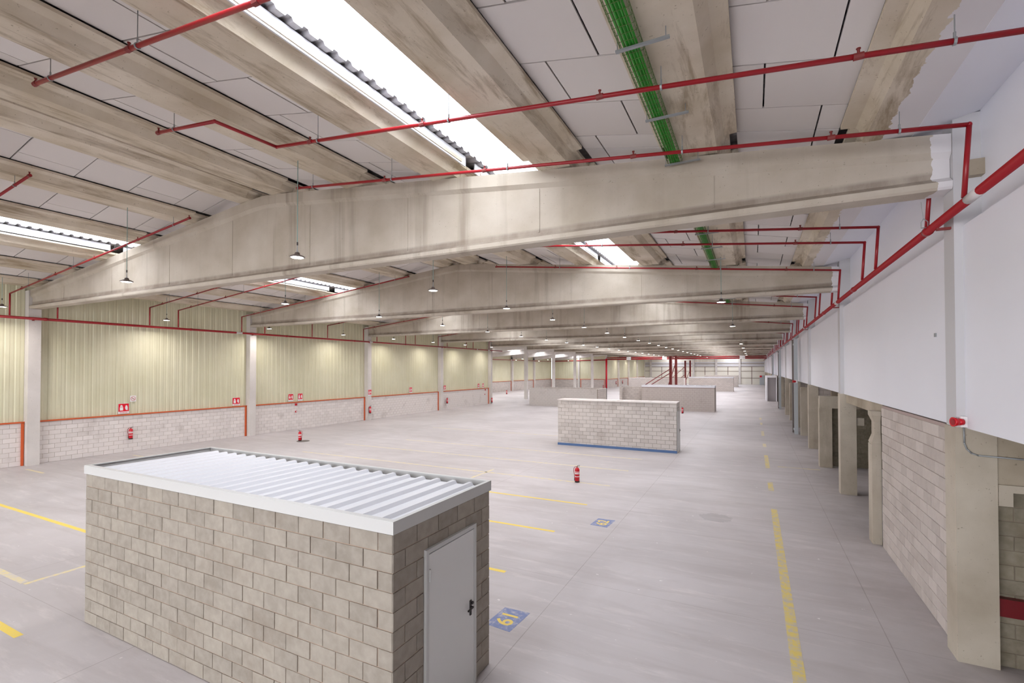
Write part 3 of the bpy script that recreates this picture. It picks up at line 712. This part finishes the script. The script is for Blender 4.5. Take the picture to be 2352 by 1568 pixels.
def hut_roof(P, x0, x1, y0, y1, z0, z1, pitch=.275, fm=None):
    o = .02; t = .035
    zc = z1 - .0121; f = MB().box(x0 - o, y0 - o, z0, x1 + o, y0 - o + t, zc).box(x0 - o, y1 + o - t, z0, x1 + o, y1 + o, zc).box(x0 - o, y0 - o + t, z0, x0 - o + t, y1 + o - t, zc).box(x1 + o - t, y0 - o + t, z0, x1 + o, y1 + o - t, zc)
    f.box(x0 - o, y0 - o, z1 - .012, x1 + o, y0 + .05, z1).box(x0 - o, y1 - .03, z1 - .012, x1 + o, y1 + o, z1).box(x0 - o, y0 + .05, z1 - .012, x0 + .04, y1 - .03, z1).box(x1 - .03, y0 + .05, z1 - .012, x1 + o, y1 - .03, z1)
    rel(f, 'roof_fascia', fm or M['fascia'], P)
    n = int((x1 - x0 - .24) / pitch); prof = []; xx = x0 + .16
    for i in range(n): q = xx + i * pitch; prof += [(q, 0), (q + pitch * .62, 0), (q + pitch * .72, .042), (q + pitch * .9, .042)]
    prof.append((xx + n * pitch, 0)); prof.append((x1 - .02, 0)); m = len(prof); vs = []
    for y, dz in ((y0 + .03, .0), (y1 - .1, -.012)):
        vs += [(x, y, z1 - .055 + h + dz) for x, h in prof]
    rel(MB().add(vs, [(q, q + 1, m + q + 1, m + q) for q in range(m - 1)]), 'roof_sheet', M['metalwhite'], P)
    rel(MB().box(x0 + .02, y0 + .02, z0 + .01, x1 - .02, y1 - .02, z0 + .03), 'roof_underlay', M['darkred'], P)
hut_roof(K, kx0, kx1, ky0, ky1, 2.405, 2.54)
# hut B
def hut(x0, x1, y0, y1, h, mat, mort, lab, left=True, joined=False, door=None, far=False, roof=None, base=None, cap=True):
    P = empty('block_kiosk', ((x0 + x1) / 2, (y0 + y1) / 2, 0)); tag(P, lab, 'hut', 'free-standing block huts')
    n = int(round(h / .2)); c = .012 if not joined else .018
    rel(MB().box(x0 + c, y0 + c, 0, x1 - c, y1 - c, h), 'wall_core', M['farblk'] if far else M[mort], P)
    if not far:
        rel_lay(P, x0, y0 + c, 0, x1 - x0, n, M[mat], joined=joined)
        sk = (lambda x, z: door[0] < y0 + x < door[1] and z < 1.98) if door else None
        rel_lay(P, x1 - c, y0, math.pi / 2, y1 - y0, n if not door else 2, M[mat], joined=True, z0=0 if not door else 2.0, first=1)
        if left: rel_lay(P, x0 + c, y1, -math.pi / 2, y1 - y0, n, M[mat], joined=True)
    if door: door_set(P, x1 - P.location.x, door[0] + .06 - P.location.y, door[1] - .06 - P.location.y, 2.0, False)
    if roof: hut_roof(P, x0, x1, y0, y1, h, h + .18, .28, M['white'])
    return P
Bk = hut(-9.46, -3.32, 24.3, 25.3, 2.4, 'blkB', 'mortarB', 'block hut with blue painted base strip, second from the camera', door=(24.36, 25.24))
rel(MB().box(-9.50, 24.26, 2.4, -3.3, 25.34, 2.46).box(-6.3, 24.5, 2.46, -4.6, 25.0, 2.475).box(-9.1, 24.22, 2.4, -3.9, 24.3, 2.44), 'roof_slab', M['blkL'], Bk)
o = rel(MB().box(-9.47, 24.27, 0, -3.31, 24.32, .12), 'base_strip', M['blue'], Bk); o['label'] = 'blue painted strip along the floor'
Ck = hut(-10.0, -3.25, 48.8, 50.9, 2.28, 'blkR', 'mortarR', 'white-roofed block hut behind the blue-based hut', joined=True, roof=True)
for k in range(22): pass
o = MB().box(-12.3, 49.8, 0, -10.05, 50.0, 2.25).box(-12.35, 49.2, 0, -12.1, 50.0, 2.2).build('block_screen', M['farblk']); tag(o, 'low block screen wall joined to the left of the white-roofed hut', 'wall', kind='structure')
o = MB().box(-22.4, 48.75, 0, -14.6, 48.95, 1.95).build('block_screen', M['mortarB']); tag(o, 'long low block enclosure left of the blue-based hut', 'wall', kind='structure')
lay(o, -22.4, 48.75, 0, 7.8, 10, M['blkB'], joined=True, ch=.195)
MB().box(-22.4, 48.95, 0, -22.2, 52.5, 1.95).box(-14.8, 48.95, 0, -14.6, 52.5, 1.95).box(-22.4, 52.3, 0, -14.6, 52.5, 1.95).build('enclosure_sides', M['farblk'], o)
Ek = hut(-10.6, -3.1, 93.6, 95.8, 2.4, 'blkR', 'mortarR', 'white-roofed block hut far down the aisle', far=True, roof=True)
Fk = hut(-10.0, -3.0, 117.5, 121.0, 2.6, 'blkR', 'mortarR', 'roofless block hut nearest the far wall', far=True)
Gk = hut(-20.4, -10.8, 88.0, 90.5, 2.45, 'blkR', 'mortarR', 'long dark block hut behind the red steel masts', far=True)

# ================================================================== SPRINKLER PIPES
def main_pipe(x, z, y0, y1, lab, bands):
    P = empty('sprinkler_main', (x, y0, z)); tag(P, lab, 'pipe', 'red sprinkler main pipes')
    MB().tube((0, 0, 0), (0, y1 - y0, 0), .057, 12).build('pipe', M['red'], P, smooth=True)
    c = MB()
    for y in [y0 + 3 + i * 6.0 for i in range(int((y1 - y0) / 6))]: c.tube((0, y - y0, 0), (0, y - y0 + .12, 0), .068, 12)
    c.build('coupling', M['red'], P, smooth=True)
    for y in bands:
        MB().tube((0, y - y0, 0), (0, y - y0 + .36, 0), .0595, 12).build('label_band', M['labelgrey'], P, smooth=True)
    br = MB()
    s = 1 if x > -10 else -1
    for k in range(0, NB):
        y = Y0 + BAY * k
        if y0 < y < y1 - .5: MB().box(min(0, s * .2), y - y0 + .1, -.09, max(0, s * .2), y - y0 + .15, -.055).build('bracket', M['redm'], P)
    return P
PXR, PZR, PXL, PZL = 2.40, 6.20, -27.33, 6.25
main_pipe(PXR, PZR, .3, YN - 1, 'thick red sprinkler main running along the white right wall', [7.45, 18.0, 28.6, 48.6])
main_pipe(PXL, PZL, .3, 51.5, 'thick red sprinkler main running along the yellow left wall', [17.9, 28.9, 45.3, 48])
main_pipe(XA + .45, 5.7, 50.5, YA1, 'red sprinkler main along the outer wall of the side hall', [62, 78])
P = empty('sprinkler_main', (-27.4, YA1 - .5, 6.05)); tag(P, 'pair of thick red pipes crossing the hall below the tenth beam', 'pipe', 'red sprinkler main pipes')
MB().tube((0, 0, 0), (29.66, 0, 0), .13, 12).build('pipe', M['red'], P, smooth=True); MB().tube((0, 0, .33), (29.66, 0, .33), .11, 12).build('pipe', M['red'], P, smooth=True)
MB().tube((.1, -.6, -6.05), (.1, -.6, .1), .19, 12).build('riser', M['redbright'], P, smooth=True); MB().tube((.1, -.6, .02), (.1, 0, .02), .15).build('elbow', M['red'], P)
for x in (4.2, 11.3, 25.2): MB().tube((x, 0, 0), (x + .9, 0, 0), .14, 12).tube((x, 0, .33), (x + .9, 0, .33), .12, 12).build('label_band', M['signwhite'], P)
P = empty('sprinkler_main', (-27.4, YA1 - .2, 5.95)); tag(P, 'red sprinkler pipe across the end wall of the side hall', 'pipe', 'red sprinkler main pipes')
MB().tube((0, 0, 0), (-12.0, 0, -.2), .11, 10).build('pipe', M['red'], P, smooth=True)
def branch(y, side, lab, jog=None):
    r = .030
    D = -.29 if side > 0 else -.26
    P = empty('sprinkler_branch', (PXR if side > 0 else PXL, y, PZR if side > 0 else PZL)); tag(P, lab, 'pipe', 'red sprinkler branch pipes')
    ox, oy, oz = P.location
    if side > 0: xs, xe = 2.46, -9.85
    else: xs, xe = PXL, -14.75
    zz = lambda x: rz(x) + D
    pts = [(ox, y, oz + .07), (xs, y, zz(xs))]
    if jog: pts += [(jog[0], y, zz(jog[0])), (jog[0] - .1, jog[1], zz(jog[0])), (xe, jog[1], zz(xe))]
    else: pts += [(xe, y, zz(xe))]
    MB().path([(a - ox, b - oy, c_ - oz) for a, b, c_ in pts], r, 8).build('pipe', M['red'], P, smooth=True)
    heads = [1.0, -1.75, -4.6, -7.1, -9.8] if side > 0 else [-26.2, -23.3, -20.4, -17.6, -14.8]
    hm = MB(); hg = MB(); rg = MB()
    for x in heads:
        yy = jog[1] if (jog and x < jog[0]) else y
        a, b, c_ = x - ox, yy - oy, zz(x) - oz
        hm.tube((a, b, c_ + r * .6), (a, b, c_ + .075), .014, 6).tube((a, b, c_ + .075), (a, b, c_ + .085), .022, 8).tube((a - r * 1.5, b, c_), (a + r * 1.5, b, c_), r * 1.25, 8)
    for x in ((1.76, -.98, -4.1, -6.9, -9.3) if side > 0 else (-25.6, -21.9, -19.0, -15.6)):
        yy = jog[1] if (jog and x < jog[0]) else y
        a, b, c_ = x - ox, yy - oy, zz(x) - oz
        top = .26 if min(abs(x - p) for p in PURL) < .32 else .26 + .25
        hg.tube((a, b, c_ + .08), (a, b, c_ + top), .006, 5); rg.tube((a - .012, b, c_ + .0), (a + .012, b, c_ + .0), r * 1.35, 8).tube((a, b, c_ + .03), (a, b, c_ + .09), .012, 6)
    hm.build('sprinkler_head', M['redm'], P); hg.build('hanger_rod', M['galv'], P); rg.build('hanger_ring', M['galv'], P)
    return P
branch(3.2, 1, 'red sprinkler branch with its capped end at the top left of the near bay')
branch(6.0, 1, 'long red sprinkler branch with a stepped jog, crossing below the near rooflight', jog=(-8.0, 4.9))
branch(4.75, -1, 'red sprinkler branch ending at the left edge of the near bay')
branch(3.2, -1, 'red sprinkler branch high on the left, beside the camera')
for k in range(0, 10):
    yb = Y0 + BAY * k
    branch(yb - .90, 1, 'red sprinkler branch running along the face of the %s beam, wall-side half' % ORD[k])
    if k < 5: branch(yb - .62, -1, 'red sprinkler branch along the face of the %s beam, left half' % ORD[k])
    if k < 9:
        branch(yb + 4.0, 1, 'nearer red sprinkler branch in the bay behind the %s beam, right half' % ORD[k])
        branch(yb + 5.42, 1, 'farther red sprinkler branch in the bay behind the %s beam, right half' % ORD[k])
    if k < 4:
        branch(yb + 4.5, -1, 'nearer red sprinkler branch in the bay behind the %s beam, left half' % ORD[k])
        branch(yb + 5.85, -1, 'farther red sprinkler branch in the bay behind the %s beam, left half' % ORD[k])
        branch(yb + .9, -1, 'short-drop red sprinkler branch just behind the %s beam, left half' % ORD[k])
    if k < 6: branch(yb + .55, 1, 'short-drop red sprinkler branch just behind the %s beam, right half' % ORD[k])

# ================================================================== CABLE TRAY
ct = empty('cable_tray', (-1.20, -1, 7.72)); tag(ct, 'green wire cable tray full of green cables under a concrete purlin', 'cable tray')
def tray_seg(y0, y1):
    tr = MB(); cb = MB(); bk = MB(); y0 += 1; y1 += 1
    for x in (-.115, -.06, 0, .06, .115): tr.tube((x, y0, 0), (x, y1, 0), .003, 4)
    for x in (-.12, .12): tr.tube((x, y0, .03), (x, y1, .03), .003, 4).tube((x, y0, .06), (x, y1, .06), .004, 4)
    y = y0
    while y < y1: tr.tube((-.12, y, 0), (.12, y, 0), .003, 4).tube((-.12, y, 0), (-.12, y, .06), .003, 4).tube((.12, y, 0), (.12, y, .06), .003, 4); y += .12
    for x, r in ((-.07, .016), (-.035, .017), (0, .018), (.035, .016), (.068, .015), (-.02, .016), (.018, .015)):
        z = .02 if x not in (-.02, .018) else .045
        cb.tube((x, y0, z), (x, y1, z), r, 6)
    y = y0 + .9
    while y < y1: MB().box(-.17, y - .02, -.03, .42, y + .02, -.006).tube((.38, y, -.01), (.38, y, .11), .006, 5).tube((-.15, y, -.01), (-.15, y, .3), .006, 5).build('bracket', M['galv'], ct); y += 1.7
    tr.build('tray_wire', M['greentray'], ct); cb.build('cable_bundle', M['green'], ct)['kind'] = 'stuff'
for k in range(-1, 3): tray_seg(Y0 + BAY * k + .5, Y0 + BAY * (k + 1) - .05)

# ================================================================== LAMPS
def make_lamp():
    L = empty('highbay_lamp')
    MB().lathe([(.155, -.005), (.16, .01), (.12, .035), (.06, .055), (.05, .10), (.02, .11)], n=20).build('lamp_housing', M['lampbody'], L, smooth=True)
    MB().lathe([(.12, -.012), (.12, -.004)], n=20).build('lamp_lens', M['lens'], L)
    MB().lathe([(.15, -.008), (.15, -.003)], n=20).build('reflector_ring', M['signwhite'], L)
    MB().tube((-.03, 0, .10), (0, 0, .17), .008, 6).tube((.03, 0, .10), (0, 0, .17), .008, 6).tube((0, 0, .17), (0, 0, .26), .009, 6).build('yoke', M['galv'], L)
    MB().tube((.003, 0, .26), (.003, 0, .33), .016, 8).build('junction_box', M['black'], L)
    MB().tube((0, 0, .33), (0, 0, 1), .009, 6).build('suspension_rod', M['rope'], L)
    return L
LP = make_lamp(); used = False
LD = bpy.data.lights.new('lamp_light', 'AREA'); LD.spread = math.radians(150); LD.shape = 'DISK'; LD.size = .24; LD.energy = LAMP_W; LD.color = (1, .945, .92)
rows = [(-.93, 6.32, [17.3, 27.4, 47.3, 57.3, 67.3, 77.3, 87.3, 107], 'row by the right wall'),
        (-8.9, 6.55, [7.2 + 4.98 * i for i in range(26)], 'row right of the ridge'),
        (-15.85, 6.58, [7.15, 12.3, 17.4, 22.6, 27.8] + [33 + 5 * i for i in range(20)], 'row left of the ridge'),
        (-26.3, 6.55, [7.7, 13.6, 19.3, 25.2, 30.6, 36, 41.5, 47, 107, 117, 127], 'row by the left wall')]
nmrow = {0: 'nearest the camera'}
for x, z, ys, rn in rows:
    for i, y in enumerate(ys):
        if not used: L = LP; used = True
        else: L = copy_tree(LP)
        L.location = (x, y, z)
        lab = 'hanging LED lamp, %s in the %s' % (ORD[i], rn)
        tag(L, lab, 'lamp', 'hanging LED lamps')
        dx = min(PURL, key=lambda p: abs(p - x)); top = rz(x) + (.0 if abs(dx - x) < .3 else .25) - z
        for c in L.children:
            if c.name.startswith('suspension_rod'): c.scale = (1, 1, 1); c.location = (0, 0, .33 - .33 * (top - .33) / .67); c.scale = (1, 1, (top - .33) / .67)
        lo = bpy.data.objects.new('lamp_light', LD); COL.objects.link(lo); lo.parent = L; lo.location = (0, 0, -.03)
for i, (x, y) in enumerate(((-31, 55), (-37, 55), (-31, 65), (-37, 65), (-31, 75), (-37, 75), (-31, 85), (-37, 85))):
    L = copy_tree(LP); L.location = (x, y, 5.6); tag(L, 'small round hanging lamp inside the side hall, %s row' % ORD[i // 2], 'lamp', 'hanging LED lamps in the side hall')
    L['label'] += (' near its outer wall' if i % 2 else ' near the open columns')
    for c in L.children:
        if c.name.startswith('suspension_rod'): k_ = (6.55 + (x + 40) * .078 - 5.6 - .33) / .67; c.scale = (1, 1, k_); c.location = (0, 0, .33 - .33 * k_)
    lo = bpy.data.objects.new('lamp_light', LD); COL.objects.link(lo); lo.parent = L; lo.location = (0, 0, -.03)

# ================================================================== FIRE EQUIPMENT
def make_ext():
    E_ = empty('fire_extinguisher')
    b = MB().lathe([(.075, .0), (.085, .012), (.085, .45), (.075, .49), (.045, .52), (.03, .53)], n=20).build('cylinder', M['redbright'], E_, smooth=True)
    MB().lathe([(.083, 0), (.088, .008), (.088, .05), (.086, .056)], n=20).build('base_ring', M['black'], E_, smooth=True)
    MB().lathe([(.0862, .20), (.0862, .225)], n=20).lathe([(.0862, .30), (.0862, .345)], n=20).lathe([(.0862, .37), (.0862, .39)], n=20).build('label_sticker', M['signwhite'], E_, smooth=True)
    MB().tube((0, 0, .52), (0, 0, .575), .018, 8).tube((0, 0, .56), (-.05, 0, .565), .012, 6).build('valve', M['redm'], E_)
    MB().tube((0, 0, .58), (.035, 0, .60), .01, 6).tube((.035, 0, .60), (.10, 0, .605), .009, 6).tube((.01, 0, .565), (.09, 0, .555), .007, 6).build('lever_handle', M['black'], E_)
    pts = [(-.05, 0, .565), (-.09, 0, .545), (-.12, 0, .50), (-.13, 0, .44), (-.12, 0, .36), (-.105, 0, .28), (-.098, 0, .20), (-.095, 0, .15)]
    MB().path(pts, .010, 6).build('hose', M['red'], E_, smooth=True)
    MB().tube((-.095, 0, .15), (-.09, 0, .06), .014, 6, .018).build('nozzle', M['black'], E_)
    return E_
EX = make_ext(); first = True
exts = [(-5.71, 16.56, 0, 26, 1.0, 'red fire extinguisher standing alone on a yellow bay line'),
        (-22.98, 18.84, 0, 220, 1.0, 'red fire extinguisher on a dark round disc near the second column'),
        (-5.8, 46.2, 0, 200, 1.0, 'red fire extinguisher on the floor between the blue-based and white-roofed huts'),
        (-27.60, 12.7, .62, 60, 1.0, 'red fire extinguisher hung on the whitewashed blocks of the first bay'),
        (-27.35, 29.05, .55, 60, 1.0, 'red fire extinguisher hung on the third left column'),
        (-27.60, 40.2, .6, 60, 1.0, 'red fire extinguisher hung just past the fourth left column'),
        (-27.34, 49.0, .15, 60, 1.0, 'red fire extinguisher at the foot of the fifth left column'),
        (-35.5, 63, 0, 60, 1.15, 'red fire extinguisher on the side hall floor, left of three'),
        (-35.5, 68.5, 0, 60, 1.15, 'red fire extinguisher on the side hall floor, middle of three'),
        (-35.5, 75.5, 0, 60, 1.15, 'red fire extinguisher on the side hall floor, right of three'),
        (-28.1, 98.3, 0, 60, 1.1, 'red fire extinguisher beside the tall red riser'),
        (-27.6, 107, .6, 60, 1.2, 'red fire extinguisher on the far left wall, first beyond the red riser'),
        (-27.6, 113, .6, 60, 1.2, 'red fire extinguisher on the far left wall, second beyond the red riser'),
        (-27.6, 121, .6, 60, 1.2, 'red fire extinguisher on the far left wall, third beyond the red riser')]
for x, y, z, r, s, lab in exts:
    o = EX if first else copy_tree(EX); first = False
    o.location = (x, y, z); o.rotation_euler = (0, 0, math.radians(r)); o.scale = (s, s, s); tag(o, lab, 'fire extinguisher', 'red fire extinguishers')
    if z > .2:
        b = MB().box(-.02, -.02, .3, .02, .13, .33).build('wall_hook', M['redm'], o); b.rotation_euler = (0, 0, math.radians(90 - r))
st = MB().lathe([(.34, 0), (.35, .01), (.33, .02)], n=24).build('dark_floor_disc', flat('disc_grey', (112, 104, 98), .8), None, loc=(-22.85, 18.95, 0)); tag(st, 'flat dark round floor disc under the extinguisher near the second column', 'stand')  # flat dark disc lying on the floor
bpy.data.objects['fire_extinguisher.001'].location.z = .02
# signs (local: x right along wall, z up, face -y) turned so that they face +x
def sign(x, y, z, w, h, lab, kind='ext', rot=90):
    s = empty('fire_sign', (x, y, z), math.radians(rot)); tag(s, lab, 'sign', 'red fire safety signs')
    MB().box(-w / 2, -.008, 0, w / 2, 0, h).build('sign_plate', M['signwhite'], s)
    hs = h * .22
    MB().box(-w / 2 + .01, -.011, hs, w / 2 - .01, -.007, h - .01).build('red_field', M['signred'], s)
    a = -w * .2; p = MB()
    if kind == 'ext':
        p.box(a - w * .15, -.014, hs + h * .10, a + w * .15, -.01, hs + h * .42).prism([(a - w * .13, hs + h * .46), (a + w * .13, hs + h * .46), (a + w * .08, hs + h * .58), (a - w * .02, hs + h * .66), (a - w * .1, hs + h * .58)], 'y', -.014, -.01)
    else:
        p.prism([(a + w * .16 * math.cos(t * math.pi / 8), hs + h * .3 + h * .17 * math.sin(t * math.pi / 8)) for t in range(16)], 'y', -.014, -.01).box(a - w * .05, -.014, hs + h * .46, a + w * .04, -.01, hs + h * .64)
    b = w * .24
    p.prism([(b - w * .12, hs + h * .34), (b - w * .03, hs + h * .14), (b + w * .12, hs + h * .10), (b + w * .13, hs + h * .36), (b + w * .09, hs + h * .54), (b - w * .02, hs + h * .62), (b - w * .08, hs + h * .5)], 'y', -.014, -.01)
    p.build('pictogram', M['signwhite'], s)
    if w > .4:
        o = inst(text_mesh('EXTINTOR', h * .13, 'lettering', M['signred']), 'lettering', s, (0, -.010, hs * .5)); o.rotation_euler = (math.radians(90), 0, 0)
    return s
xs = XLW + .0
sign(xs, 12.45, 1.90, .46, .50, 'red and white fire extinguisher sign above the first bay extinguisher')
sign(xs, 18.2, 1.90, .46, .48, 'red and white fire sign just before the second left column')
sign(xs, 22.0, 1.92, .38, .50, 'left one of the two paired fire signs in the second bay', 'alarm')
sign(xs, 22.75, 1.92, .38, .50, 'right one of the two paired fire signs in the second bay')
sign(XL + .02, 29.08, 1.95, .38, .48, 'red fire sign fixed to the third left column')
sign(xs, 34.6, 1.92, .4, .5, 'red fire sign midway along the third bay')
sign(xs, 39.95, 1.92, .4, .5, 'red fire sign just past the fourth left column')
sign(xs, 46.6, 1.92, .38, .5, 'left one of two fire signs before the fifth left column', 'alarm')
sign(xs, 47.6, 1.92, .38, .5, 'right one of two fire signs before the fifth left column')
ns = empty('no_smoking_sign', (xs, 12.85, 2.62), math.radians(90)); tag(ns, 'small pale no smoking sign above the first fire extinguisher sign', 'sign')
MB().box(-.13, -.008, -.15, .13, 0, .15).build('sign_plate', M['signwhite'], ns)
r_ = MB(); n = 20
for i in range(n):
    a, b = 2 * math.pi * i / n, 2 * math.pi * (i + 1) / n
    r_.prism([(.11 * math.cos(a), .11 * math.sin(a)), (.11 * math.cos(b), .11 * math.sin(b)), (.085 * math.cos(b), .085 * math.sin(b)), (.085 * math.cos(a), .085 * math.sin(a))], 'y', -.012, -.008)
r_.prism([(-.075, .055), (-.055, .075), (.075, -.055), (.055, -.075)], 'y', -.012, -.008)
r_.build('red_ring', flat('faded_red', (204, 140, 132), .6), ns)
MB().box(-.05, -.01, -.012, .05, -.008, .012).build('cigarette', M['darksteel'], ns)
for i, (y, z, w_, lab) in enumerate(((22.4, 1.62, .14, 'small red alarm sounder under the paired fire signs'), (22.4, 1.15, .11, 'small red call point below the alarm sounder'),
                                  (48.1, 1.6, .14, 'small red alarm sounder before the fifth left column'), (48.0, 1.1, .1, 'small red call point before the fifth left column'))):
    b = empty('alarm_box', (XLW + .0, y, z)); tag(b, lab, 'alarm', 'small red alarm devices on the left wall')
    MB().box(0, -w_ / 2, 0, .07, w_ / 2, w_).build('alarm_case', M['redbright'], b); MB().tube((.07, 0, w_ / 2), (.09, 0, w_ / 2), w_ * .3, 10).build('alarm_button', M['signwhite'] if i % 2 else M['red'], b)
def siren(x, y, z, lab, s=1.0, conduit=False):
    a = empty('siren', (x, y, z)); a.scale = (s, s, s); tag(a, lab, 'siren', 'red alarm sirens on the right wall')
    MB().box(-.01, -.05, -.075, .085, -.0, .075).build('siren_base', M['signwhite'], a)
    MB().tube((.01, -.055, 0), (-.05, -.075, 0), .045, 14, .05).tube((-.05, -.075, 0), (-.11, -.095, .0), .05, 14, .066).build('siren_horn', M['redbright'], a, smooth=True)
    MB().tube((-.108, -.0945, 0), (-.114, -.0965, 0), .045, 14).build('siren_grille', M['red'], a)
    return a
siren(2.60, Y0 - .0, 3.36, 'red alarm siren on the nearest pillar below the white shaft')
cd = MB().path([(2.63, Y0 - .014, 3.28), (2.635, Y0 - .014, 3.06), (2.66, Y0 - .014, 2.98), (2.71, Y0 - .014, 2.925), (2.78, Y0 - .014, 2.90), (3.6, Y0 - .014, 2.865)], .011, 8).build('conduit', M['galv'], None, smooth=True); tag(cd, 'thin grey curved conduit pipe running from the siren across the pillar', 'conduit')
siren(2.36, 34.75, 3.3, 'red alarm siren on the grey steel post farther down the wall', 1.3)
# small box on the white wall
o = MB().box(XRW - .02, 10.0, 4.62, XRW, 10.06, 4.68).build('wall_box', M['galv']); tag(o, 'tiny grey fixing plate on the white wall', 'plate')
# pull cord ring at the beam end
o = MB().path([(2.30, Y0 + .42, 6.64), (2.33, Y0 + .42, 6.38)], .004, 5).path([(2.33, Y0 + .42, 6.38), (2.30, Y0 + .42, 6.33), (2.30, Y0 + .42, 6.24), (2.38, Y0 + .42, 6.24), (2.38, Y0 + .42, 6.33), (2.33, Y0 + .42, 6.38)], .006, 5).build('pipe_hanger', M['galv']); tag(o, 'thin hanger loop holding the red main behind the first beam end', 'hanger')

# ================================================================== RED STEEL MASTS
def mast(x, y, h, w_, lab, brace):
    m = empty('steel_mast', (x, y, 0)); tag(m, lab, 'mast', 'red steel masts')
    MB().box(-w_ / 2, -w_ / 2, 0, -w_ / 2 + .05, w_ / 2, h).box(w_ / 2 - .05, -w_ / 2, 0, w_ / 2, w_ / 2, h).box(-w_ / 2, -.02, 0, w_ / 2, .02, h).build('mast_section', M['redm'], m)
    MB().box(-w_ * .8, -w_ * .8, 0, w_ * .8, w_ * .8, .04).build('base_plate', M['redm'], m)
    if brace:
        for (dx, z1) in brace: MB().tube((0, 0, z1), (-dx, 0, .05), .06, 6).build('brace', M['redm'], m)
mast(-10.75, 72.8, 5.95, .36, 'left of the nearer pair of red steel masts, with two long braces', ((6.2, 4.1), (5.4, 3.5)))
mast(-10.05, 73.2, 6.0, .32, 'right of the nearer pair of red steel masts', ((1.6, 5.1),))
mast(-13.9, 116, 5.95, .36, 'left of the farther pair of red steel masts, with braces', ((5.0, 4.6), (3.4, 2.8)))
mast(-12.9, 116.6, 6.0, .34, 'right of the farther pair of red steel masts', ((1.5, 3.8),))
# small dark debris
for i, (x, y) in enumerate(((-1.2, 9.0), (-2.1, 8.2))):
    pass
